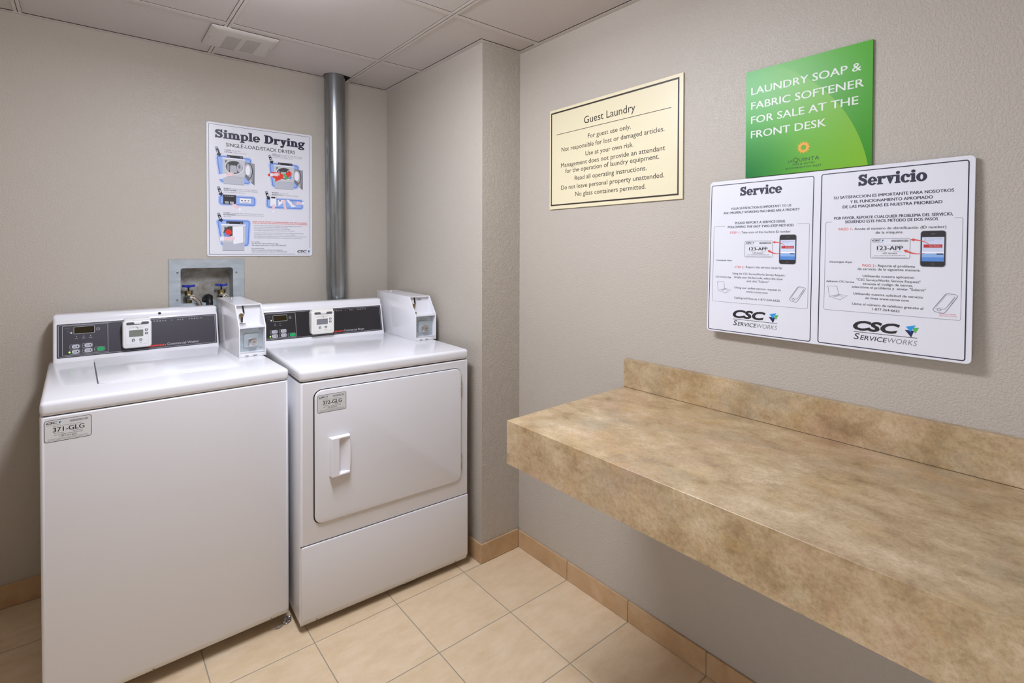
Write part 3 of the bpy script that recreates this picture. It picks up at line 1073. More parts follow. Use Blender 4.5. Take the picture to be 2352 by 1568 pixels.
def build_coin_box(root, x0, x1, yf, yt, yk, slot_gold=False):
    """open-fronted coin meter: slanted side cheeks, coin slide recess above, lock vault below"""
    zb, zs, zt = 0.9172, 1.034, 1.116
    t = 0.0042
    cheek = [(yf, zb), (yf, zs), (yt, zt), (yk, zt + 0.004), (yk, zb)]
    b = MB()
    for xa in (x0, x1 - t):
        b.prism(cheek, SIDE, xa, xa + t, 0.0011, seg=2)
    xi0, xi1 = x0 + t, x1 - t
    b.prism([(yt, zt), (yk, zt + 0.004), (yk, zt), (yt, zt - 0.004)], SIDE, xi0 - 0.0005, xi1 + 0.0005)
    b.box(xi0 - 0.0005, xi1 + 0.0005, yk - 0.004, yk - 0.0002, zb, zt)
    yr = yt + 0.012                                   # back of the upper recess
    b.box(xi0, xi1, yr, yr + 0.003, zs - 0.003, zt - 0.003)
    b.prism([(yf + 0.001, zs), (yf + 0.001, zs - 0.005), (yr + 0.002, zs - 0.003), (yr + 0.002, zs)], SIDE, xi0, xi1)
    b.box(xi0, xi1, yf + 0.001, yf + 0.0045, zb + 0.0005, zb + 0.017, 0.0008)
    b.box(xi0, xi1, yf + 0.001, yf + 0.033, zb + 0.014, zb + 0.017)
    b.box(xi0 + 0.018, xi0 + 0.030, yf + 0.0003, yf + 0.0012, zb + 0.003, zb + 0.0055, mi=1)
    b.box(xi0 + 0.046, xi0 + 0.060, yf + 0.0003, yf + 0.0012, zb + 0.003, zb + 0.0055, mi=1)
    cb = b.build('coin_box', [ENAMEL, DGREY], root)
    # vault
    yp = yf + 0.029
    w = xi1 - xi0
    b = MB()
    b.box(xi0 + 0.0005, xi1 - 0.0005, yp, yp + 0.003, zb + 0.017, zs - 0.004)
    cx, cz = xi0 + w * 0.50, zb + 0.060
    b.prism(rrect(cx - 0.027, cx + 0.027, cz - 0.027, cz + 0.027, 0.008), FRONT, yp - 0.006, yp + 0.001, 0.0025)
    b.build('coin_vault', GALV2, cb)
    b = MB()
    b.prism(rrect(cx - 0.011, cx + 0.019, cz - 0.023, cz + 0.008, 0.006), FRONT, yp - 0.016, yp - 0.004, 0.0025, mi=0)
    kx, kz = cx + 0.0045, cz - 0.006
    b.cyl((kx, yp - 0.0185, kz), (kx, yp - 0.012, kz), 0.0105, n=24, mi=0)
    b.box(kx - 0.001, kx + 0.008, yp - 0.0192, yp - 0.018, kz - 0.001, kz + 0.0012, mi=1)
    b.build('lock', [CHROME, INK], cb)
    for (sx_, sz_) in ((xi1 - 0.012, zs - 0.016), (xi1 - 0.010, zb + 0.030), (xi0 + 0.006, zs - 0.018)):
        b = MB()
        b.cyl((sx_, yp - 0.003, sz_), (sx_, yp + 0.001, sz_), 0.0028, 0.0042, n=14)
        b.build('screw', NICKEL, cb)
    # coin slide
    metal = BRASS if slot_gold else CHROME
    b = MB()
    sx_ = xi0 + 0.026
    b.prism([(sx_ - 0.002, 1.110), (sx_ + 0.0015, 1.110), (sx_ + 0.005, 1.082), (sx_ + 0.0015, 1.082)], FRONT, yr - 0.0012, yr, mi=1)
    b.prism([(sx_ + 0.0015, 1.110), (sx_ + 0.0035, 1.110), (sx_ + 0.0075, 1.080), (sx_ - 0.004, 1.068), (sx_ - 0.006, 1.071), (sx_ + 0.005, 1.081)], FRONT, yr - 0.005, yr, mi=0)
    b.cyl((sx_ - 0.006, yr - 0.009, 1.073), (sx_ - 0.006, yr, 1.073), 0.0085, n=18, mi=0)
    b.cyl((sx_ - 0.006, yr - 0.0095, 1.073), (sx_ - 0.006, yr - 0.008, 1.073), 0.0055, n=18, mi=2)
    b.box(sx_ - 0.006, sx_ + 0.001, yr - 0.0015, yr, 1.044, 1.066, mi=1)
    b.box(sx_ - 0.0095, sx_ - 0.006, yr - 0.004, yr, 1.044, 1.066, 0.001, mi=0)
    b.box(sx_ - 0.014, sx_ + 0.010, yr - 0.010, yr, 1.0345, 1.041, 0.0015, mi=0)
    b.build('coin_slot', [metal, INK, BRASS], cb)
    for (sx_, sy_) in ((x0 + 0.045, yk - 0.08),):
        b = MB()
        b.cyl((sx_, sy_, zt + 0.002), (sx_, sy_, zt + 0.0065), 0.0045, 0.003, n=14)
        b.build('screw', NICKEL, cb)
    if slot_gold:
        s = Sheet(plate(yr), 0.0006)
        s.rr(xi0 + 0.040, xi0 + 0.064, 1.095, 1.105, 0.003, LGINK)
        s.text('25\u00a2', xi0 + 0.052, 1.098, 0.004, INK, align='C', w=0.01)
        s.build('coin_label', cb)
    return cb


def worktop(b, w, d, r=0.012):
    """pressed steel top with soft edges, from the body seam up"""
    b.box(0.0, w, -0.002, d, 0.8765, 0.9172, r, 4)


def body_shell(b, w, d, z0, zc, r=0.012):
    """cabinet: rounded front uprights, lower edge turned in"""
    plan = [(0.0, d), (0.0, r)]
    for k in range(1, 6):
        t = math.radians(90 * k / 5)
        plan.append((r - r * math.cos(t), r - r * math.sin(t)))
    for k in range(0, 6):
        t = math.radians(90 * k / 5)
        plan.append((w - r + r * math.sin(t), r - r * math.cos(t)))
    plan.append((w, d))
    n = len(plan)
    levels = [(z0 + 0.006, 0.026), (z0, 0.0115), (z0 + 0.0015, 0.0095), (z0 + 0.0185, 0.0010), (z0 + 0.022, 0.0), (zc - 0.003, 0.0), (zc, 0.003)]
    vs, fs = [], []
    for z, ins in levels:
        for (x, y) in plan:
            vs.append((min(max(x, ins * 0.45), w - ins * 0.45), max(y, ins), z))
    for k in range(len(levels) - 1):
        for i in range(n - 1):
            fs.append((k * n + i, k * n + i + 1, (k + 1) * n + i + 1, (k + 1) * n + i))
        fs.append((k * n + n - 1, k * n, (k + 1) * n, (k + 1) * n + n - 1))
    fs.append(tuple(range(n)))
    fs.append(tuple((len(levels) - 1) * n + i for i in range(n))[::-1])
    b.add(vs, fs)


def screw(parent, x, y, z, name='screw'):
    b = MB()
    b.cyl((x, y - 0.0028, z), (x, y + 0.003, z), 0.0028, 0.0045, n=14, mi=0)
    b.cyl((x, y - 0.0031, z), (x, y - 0.0025, z), 0.0015, n=10, mi=1)
    return b.build(name, [NICKEL, INK], parent)


def feet(root, w, d, h):
    for x in (0.05, w - 0.05):
        for y in (0.14, d - 0.08):
            b = MB()
            b.cyl((x, y, 0.0), (x, y, 0.012), 0.020, 0.018, n=16)
            b.cyl((x, y, 0.010), (x, y, h + 0.004), 0.006, n=10)
            b.build('leg', BLACK, root)


def build_washer():
    w, d = 0.651, 0.70
    root = empty('washing_machine', (-1.064, -0.778, 0), (0, 0, math.radians(0.7923)))
    tag(root, 'white top-load coin washer with sticker reading 371-GLG, left of the dryer', 'washing machine')
    b = MB()
    body_shell(b, w, d, 0.0455, 0.8752)
    b.box(0.008, w - 0.008, 0.010, d - 0.01, 0.87, 0.879, mi=1)  # dark filler standing in for the shadow line under the worktop
    b.build('cabinet', [ENAMEL, DARK], root)
    b = MB()
    worktop(b, w, d)
    b.build('worktop', ENAMEL, root)
    # lid with a dipped front edge, lying in its recess
    b = MB()
    front = []
    x0, x1, yb_ = 0.1305, 0.533, 0.613
    N = 24
    for k in range(N + 1):
        u = k / N
        x = x0 + (x1 - x0) * u
        dip = 0.010 * math.exp(-((u - 0.55) / 0.26) ** 4)
        cor = 0.010 * max(0, 1 - u / 0.05) ** 2 + 0.010 * max(0, 1 - (1 - u) / 0.05) ** 2
        front.append((x, 0.148 + dip + cor))
    outline = front + [(x1, yb_), (x0, yb_)]
    b.prism(outline, PLAN, 0.9155, 0.9205, 0.0016, seg=2)
    b.prism([(x0 - 0.0032, 0.165), (x0 - 0.0002, 0.155), (x0 - 0.0002, 0.56), (x0 - 0.0032, 0.55)], PLAN, 0.9165, 0.91745, mi=1)
    b.build('lid', [ENAMEL, DGREY], root)
    feet(root, w, d, 0.051)
    screw(root, 0.591, 0.0075, 0.0510)
    screw(root, 0.252, 0.0075, 0.0515)
    spec = dict(sub=(0.0395, 0.1735), disp=(0.073, 0.132, 0.0945, 0.1198), circ=(0.1435, 0.107),
                leds=[(0.080, 0.0834, 'SOAK'), (0.1005, 0.0834, 'WASH'), (0.121, 0.0834, 'RINSE')],
                btn=[(0.066, 0.0885, 0.0400, 0.0535), (0.102, 0.1255, 0.0410, 0.0548), (0.066, 0.0885, 0.0205, 0.0345), (0.102, 0.1255, 0.0215, 0.0355)],
                start=(0.138, 0.162, 0.0228, 0.0368), lit=(0.0595, 0.0270), press=(0.321, 0.491), queen=0.3585, comm=(0.364, 0.477))
    hood, fn = build_console(root, 0.013, 0.551, 0.620, (0.024, 0.5435, 0.0078, 0.133), spec, 'Washer', OVERLAY)
    b = MB()
    b.cyl((0.342, 0.6640, 1.0715), (0.342, 0.6700, 1.0712), 0.0052, n=16)
    o = b.build('key_hole', INK, hood)
    build_reader(root, 0.2165, 0.3095, 0.9475, 1.0545, 0.620, LCD, READER)
    build_coin_box(root, 0.557, 0.655, 0.298, 0.364, 0.713)
    id_label(plate(0.0), 0.0095, 0.1105, 0.805, 0.8655, '371-GLG', 'id_label', root)
    return root


def build_dryer():
    w, d = 0.683, 0.69
    root = empty('clothes_dryer', (-0.4001, -0.8417, 0), (0, 0, math.radians(-2.4767)))
    tag(root, 'white front-load coin dryer with sticker reading 372-GLG on its door', 'dryer')
    b = MB()
    body_shell(b, w, d, 0.024, 0.8738)
    b.box(0.008, w - 0.008, 0.010, d - 0.01, 0.86, 0.879, mi=1)  # dark filler coloured as the shadow in the worktop seam
    b.build('cabinet', [ENAMEL, DARK], root)
    b = MB()
    worktop(b, w, d)
    b.build('worktop', ENAMEL, root)
    # lower access panel, a hair proud, leaving the seam
    b = MB()
    r = 0.012
    zlo, zhi = 0.0460, 0.3045
    b.box(0.004, w - 0.004, -0.0045, 0.010, zlo, zhi, 0.004, 3)
    b.build('lower_panel', ENAMEL, root)
    s = MB()
    s.box(0.003, w - 0.003, -0.0008, 0.004, 0.3035, 0.3075)
    s.build('seam', mat('grey_seam_shadow_gap', (96, 92, 90), 0.8), root, smooth=False)
    # dark plate standing in for the shade in the door gap, then the door
    b = MB()
    b.prism(rrect(0.0460, 0.6455, 0.3705, 0.8445, 0.029, 6), FRONT, -0.0006, 0.003)
    b.build('door_gap_shade', DARK, root, smooth=False)
    b = MB()
    b.prism(rrect(0.0495, 0.6435, 0.373, 0.842, 0.027, 6), FRONT, -0.0075, 0.002, 0.003, seg=3)
    door = b.build('door', ENAMEL, root)
    # scoop handle as a height field
    hx0, hx1, hz0, hz1 = 0.0965, 0.1700, 0.5310, 0.6720
    nx, nz = 50, 84
    vs, fs = [], []

    def ss(a, b_, x):
        t = min(max((x - a) / (b_ - a), 0), 1)
        return t * t * (3 - 2 * t)
    for j in range(nz + 1):
        for i in range(nx + 1):
            u, v = i / nx, j / nz
            x = hx0 + (hx1 - hx0) * u
            bow = 0.004 * (1 - (2 * v - 1) ** 2)
            z = hz0 + (hz1 - hz0) * v
            ed = min(u * 73.5, (1 - u) * 73.5, v * 141, (1 - v) * 141)
            top = 0.024 * ss(0, 1, u / 0.10) if u < 0.10 else 0.024 - 0.008 * u
            hgt = top * ss(-0.5, 3.0, ed)
            inside = ss(0.42, 0.455, u) * ss(0.055, 0.085, v) * ss(0.055, 0.085, 1 - v) * (1 - ss(0.955, 0.985, u))
            floor_h = 0.001 + 0.0125 * ss(0.45, 1.0, u)
            hgt = hgt * (1 - inside) + min(hgt, floor_h) * inside
            vs.append((x + (bow if u > 0.5 else -bow * 0.3) * (abs(2 * u - 1)), -0.0075 - hgt, z))
    for j in range(nz):
        for i in range(nx):
            a = j * (nx + 1) + i
            fs.append((a, a + 1, a + nx + 2, a + nx + 1))
    b = MB()
    b.add(vs, fs)
    b.box(hx0 + 0.002, hx1 - 0.002, -0.0078, -0.006, hz0 + 0.002, hz1 - 0.002)
    hd = b.build('handle', mat('white_handle_plastic', (240, 239, 244), 0.3), door, ang=0.9)
    for z0, z1 in ((0.722, 0.790), (0.416, 0.484)):
        b = MB()
        b.box(0.6425, 0.6475, -0.0068, 0.001, z0, z1, 0.0008, 1)
        b.box(0.6440, 0.6470, -0.0078, -0.006, z0 + 0.022, z0 + 0.046, 0.0008, 1)
        b.build('hinge', NICKEL, root)
    id_label(plate(-0.0076), 0.058, 0.1595, 0.7630, 0.8255, '372-GLG', 'id_label', door)
    feet(root, w, d, 0.030)
    b = MB()
    b.box(0.40, 0.455, 0.030, 0.06, 0.008, 0.032, 0.001, 1)
    b.build('base_bracket', GALV2, root)
    screw(root, 0.058, 0.0062, 0.0320)
    screw(root, 0.622, 0.0062, 0.0330)
    spec = dict(sub=(0.012, 0.1475), disp=(0.0525, 0.110, 0.0915, 0.1168), circ=(0.1235, 0.104),
                leds=[(0.059, 0.0793, 'DRYING'), (0.080, 0.0793, 'COOL')],
                btn=[(0.043, 0.0670, 0.0380, 0.0515), (0.0805, 0.1045, 0.0390, 0.0525), (0.043, 0.0670, 0.0190, 0.0330), (0.0805, 0.1045, 0.0200, 0.0340)],
                start=(0.1175, 0.142, 0.0182, 0.0325), lit=(0.0365, 0.0248), press=(0.324, 0.480), queen=0.360, comm=(0.364, 0.464))
    build_console(root, 0.008, 0.5665, 0.603, (0.014, 0.556, 0.0078, 0.133), spec, 'Dryer', OVERLAY2)
    build_reader(root, 0.205, 0.3095, 0.9445, 1.0515, 0.598, LCD2, READER2)
    build_coin_box(root, 0.5835, 0.690, 0.294, 0.360, 0.745, slot_gold=True)
    return root


# ------------------------------------------------------------------ counter
def build_counter():
    xf, yl, yr_ = -0.0324, -1.5222, -3.42
    zt, zb = 0.8479, 0.7235
    root = empty('folding_counter', (xf, yl, zt))
    tag(root, 'tan mottled laminate folding counter fixed along the right-hand wall', 'counter')
    L = lambda x, y, z: (x - xf, y - yl, z - zt)
    b = MB()
    pts = [(xf, yl), (W - 0.001, yl + 0.0235), (W - 0.001, yr_), (xf, yr_)]
    b.prism([(p[0] - xf, p[1] - yl) for p in pts], PLAN, -0.034, 0.0, 0.0006, seg=1)
    b.build('worktop', LAM, root, smooth=False)
    b = MB()
    o = 0.0006
    pts = [(xf - o, yl + o), (xf + 0.02, yl + o), (xf + 0.02, yr_), (xf - o, yr_)]
    b.prism([(p[0] - xf, p[1] - yl) for p in pts], PLAN, zb - zt, -0.0009)
    pts = [(xf + 0.02, yl), (W - 0.001, yl + 0.0225), (W - 0.001, yl + 0.0025), (xf + 0.02, yl - 0.02)]
    b.prism([(p[0] - xf, p[1] - yl) for p in pts], PLAN, zb - zt, -0.034)
    b.build('apron', LAM, root, smooth=False)
    b = MB()
    b.box(W - 0.019 - xf, W - 0.0005 - xf, yr_ - yl, -1.4994 - yl, 0.0004, 0.1007, 0.0008, 1)
    b.build('backsplash', LAM, root, smooth=False)
    b = MB()
    b.box(W - 0.0198 - xf, W - 0.018 - xf, yr_ - yl, -1.4994 - yl - 0.001, 0.0001, 0.0012)
    b.build('joint', mat('dark_brown_caulk', (92, 68, 40), 0.8), root, smooth=False)


# ------------------------------------------------------------------ signs
RIGHT = (0, 0, math.radians(-90))


def board(root, w, h, t, r, m, name='panel'):
    b = MB()
    b.prism(rrect(0, w, 0, h, r, 5) if r else [(0, 0), (w, 0), (w, h), (0, h)], FRONT, -t, 0.0, 0.0005, seg=1)
    return b.build(name, m, root, smooth=False)


def build_guest_sign():
    root = empty('wall_sign', (W - 0.0015, -1.0975, 1.504), (0, math.radians(0.0), math.radians(-90)))
    tag(root, 'cream sign with black border headed Guest Laundry, on the right wall', 'sign')
    w, h = 0.6260, 0.4090
    b = MB()
    b.prism([(0, 0), (w, 0), (w, h), (0, h)], FRONT, -0.0045, 0.0, 0.0005, seg=1)
    b.build('panel', CREAM, root, smooth=False)
    fn = plate(-0.0045)
    s = Sheet(fn)
    o = [(0.0085, 0.0140), (0.6115, 0.0130), (0.6115, 0.3975), (0.0085, 0.3980)]
    i = [(0.0140, 0.0195), (0.6060, 0.0185), (0.6060, 0.3915), (0.0140, 0.3920)]
    s.ring(o, i, INKB)
    s.rect(0.040, 0.582, 0.3036, 0.3056, INKB)
    s.build('border', root)
    s = Sheet(fn)
    s.text('Guest Laundry', 0.193, 0.323, 0.0275, INKB, w=0.243)
    s.build('heading', root)
    s = Sheet(fn)
    for t, x0, x1, y in (('For guest use only.', .213, .417, .2635), ('Not responsible for lost or damaged articles.', .070, .556, .2315), ('Use at your own risk.', .201, .429, .1985),
                         ('Management does not provide an attendant', .068, .559, .1675), ('for the operation of laundry equipment.', .092, .536, .142),
                         ('Read all operating instructions.', .144, .486, .109), ('Do not leave personal property unattended.', .069, .556, .077), ('No glass containers permitted.', .148, .482, .0455)):
        s.text(t, x0, y, 0.0172, INKB, w=x1 - x0)
    s.build('notice_text', root)


def build_green_sign():
    root = empty('wall_sign', (W - 0.0015, -1.931, 1.549), RIGHT)
    tag(root, 'bright green sign advertising laundry soap and softener, behind the white service board', 'sign')
    w, h = 0.3165, 0.3075
    b = MB()
    b.prism([(0, 0), (w, 0), (w, h), (0, h)], FRONT, -0.005, 0.0)
    b.build('panel', GREEN, root, smooth=False)
    fn = plate(-0.005)
    s = Sheet(fn)
    for t, x0, x1, y in (('LAUNDRY SOAP &', .0155, .292, .2385), ('FABRIC SOFTENER', .0155, .298, .1965), ('FOR SALE AT THE', .0155, .286, .1555), ('FRONT DESK', .0155, .2135, .1135)):
        s = Sheet(fn)
        s.text(t, x0, y, 0.0205, WINK, w=x1 - x0, bold=0.012)
        s.build('heading', root)
    s = Sheet(fn)
    cx, cy = 0.159, 0.066
    for k in range(24):
        a = 2 * math.pi * k / 24
        rr = 0.0185 if k % 2 == 0 else 0.015
        p = (cx + rr * math.cos(a), cy + rr * math.sin(a))
        q = a + 0.11
        r_ = a - 0.11
        s.poly([(cx + 0.0065 * math.cos(r_), cy + 0.0065 * math.sin(r_)), (cx + 0.012 * math.cos(a - 0.12), cy + 0.012 * math.sin(a - 0.12)), p,
                (cx + 0.012 * math.cos(a + 0.12), cy + 0.012 * math.sin(a + 0.12)), (cx + 0.0065 * math.cos(q), cy + 0.0065 * math.sin(q))], ORANGE)
    s.text('LA', .1195, .0295, .0065, DGREEN, w=.0115)
    s.text('Q', .1322, .0285, .0125, DGREEN, w=.0130)
    s.text('UINTA', .1470, .0295, .0092, DGREEN, w=.0505, space=1.1)
    s.text('INN & SUITES', .1315, .0205, .0048, DGREEN, w=.055, space=1.1)
    s.text('BLOOMINGTON WEST', .1135, .0112, .0048, DGREEN, w=.090, space=1.1)
    s.build('logo', root)


def phone(s, x0, x1, y0, y1):
    w, h = x1 - x0, y1 - y0
    s.rr(x0 - 0.001, x1 + 0.001, y0 - 0.001, y1 + 0.001, 0.0065, MGINK)
    s.rr(x0, x1, y0, y1, 0.0060, INK)
    a0, a1, b0, b1 = x0 + 0.05 * w, x1 - 0.05 * w, y0 + 0.145 * h, y1 - 0.175 * h
    s.rect(a0, a1, b0, b1, mat('phone_screen_pale', (208, 216, 236), 0.4))
    s.rect(a0, a1, b0, b0 + 0.17 * (b1 - b0), mat('phone_screen_blue', (88, 140, 212), 0.4))
    s.rect(a0, a1, b0 + 0.17 * (b1 - b0), b0 + 0.33 * (b1 - b0), mat('phone_screen_light_blue', (140, 178, 226), 0.4))
    s.rect(a0, a1, b0 + 0.33 * (b1 - b0), b0 + 0.4 * (b1 - b0), PWHITE)
    s.rect(x0 + 0.12 * w, x1 - 0.12 * w, y0 + 0.53 * h, y0 + 0.62 * h, mat('phone_red_button', (186, 48, 48), 0.4))
    s.rect(x1 - 0.35 * w, x1 - 0.08 * w, y0 + 0.335 * h, y0 + 0.37 * h, NAVY2)
    s.text('SET MY LOCATION', x0 + 0.14 * w, y0 + 0.76 * h, 0.0022, GINK, w=0.7 * w)
    s.text('Report an issue', x0 + 0.14 * w, y0 + 0.72 * h, 0.0018, GINK, w=0.4 * w)
    s.text('Scan Machine', x0 + 0.36 * w, y0 + 0.565 * h, 0.0022, PWHITE, w=0.45 * w)
    s.ell(x0 + w / 2, y0 + 0.07 * h, 0.045 * h, 0.045 * h, mat('phone_home_key', (60, 58, 60), 0.3), 16)
    s.rect(x0 + 0.42 * w, x0 + 0.58 * w, y1 - 0.09 * h, y1 - 0.08 * h, GINK)


def id_card(s, x0, x1, y0, y1):
    w, h = x1 - x0, y1 - y0
    s.frame(x0, x1, y0, y1, 0.0009, 0.004, GINK)
    csc_logo(s, x0 + 0.04 * w, y0 + 0.83 * h, 0.30 * w, False)
    barcode(s, x0 + 0.53 * w, x0 + 0.95 * w, y0 + 0.82 * h, y0 + 0.92 * h, GINK)
    s.text('Please have this number ready when calling', x0 + 0.19 * w, y0 + 0.645 * h, 0.0012, GINK, w=0.6 * w)
    s.text('123-APP', x0 + 0.17 * w, y0 + 0.42 * h, 0.19 * h, INK, w=0.65 * w, bold=0.02)
    s.text('For Service:', x0 + 0.2 * w, y0 + 0.34 * h, 0.0014, GINK, w=0.2 * w)
    s.text('Para Servicio:', x0 + 0.6 * w, y0 + 0.34 * h, 0.0014, GINK, w=0.2 * w)
    s.text('1-877-264-6622', x0 + 0.3 * w, y0 + 0.225 * h, 0.07 * h, INK, w=0.38 * w)
    s.text('Visit our website WWW.CSCSERVICEWORKS.COM', x0 + 0.1 * w, y0 + 0.135 * h, 0.0020, GINK, w=0.78 * w)
    s.text('No quite esta etiqueta. El numero identifica esta maquina', x0 + 0.06 * w, y0 + 0.05 * h, 0.0020, GINK, w=0.88 * w)


def curved_arrow(s, pts, t0, t1, head):
    n = len(pts)
    s.stroke(pts, [t0 + (t1 - t0) * i / (n - 1) for i in range(n)], RED)
    (x, y), (px, py) = pts[-1], pts[-2]
    d = math.hypot(x - px, y - py)
    ux, uy = (x - px) / d, (y - py) / d
    s.poly([(x + ux * head, y + uy * head), (x - uy * head * 0.55, y + ux * head * 0.55), (x + uy * head * 0.55, y - ux * head * 0.55)], RED)


def laptop(s, x, y, k):
    P = lambda pts: [(x + a * k, y + b * k * 0.76) for a, b in pts]
    s.stroke(P([(0, 1.0), (0.47, 1.02), (0.56, 0.42), (0.10, 0.22)]), 0.0010, GINK, True)
    s.stroke(P([(0.10, 0.22), (0.56, 0.42), (1.0, 0.36), (0.62, 0.02)]), 0.0010, GINK, True)
    s.poly(P([(0.20, 0.26), (0.52, 0.40), (0.70, 0.38), (0.42, 0.22)]), LGINK)
    s.stroke(P([(0.66, 0.26), (0.80, 0.31)]), 0.0008, LGINK)


def handset(s, x, y, k):
    P = lambda pts: [(x + a * k, y + b * k) for a, b in pts]
    s.stroke(P([(0.0, 0.14), (0.02, 0.22), (0.48, 0.96), (0.56, 1.0), (0.86, 0.98), (0.96, 0.90), (0.92, 0.80), (0.52, 0.10), (0.44, 0.0), (0.28, 0.0), (0.06, 0.06)]), 0.0011, GINK, True)
    s.stroke(P([(0.12, 0.30), (0.52, 0.94), (0.86, 0.88), (0.50, 0.24)]), 0.0006, GINK, True)
    s.stroke(P([(0.06, 0.22), (0.46, 0.18), (0.88, 0.84)]), 0.0006, GINK)
    s.ring([(x + (0.24 + 0.09 * math.cos(a * 0.5236)) * k, y + (0.16 + 0.07 * math.sin(a * 0.5236)) * k) for a in range(12)],
           [(x + (0.24 + 0.065 * math.cos(a * 0.5236)) * k, y + (0.16 + 0.05 * math.sin(a * 0.5236)) * k) for a in range(12)], GINK)
    s.stroke(P([(0.74, 0.5), (0.80, 0.6)]), 0.0014, GINK)


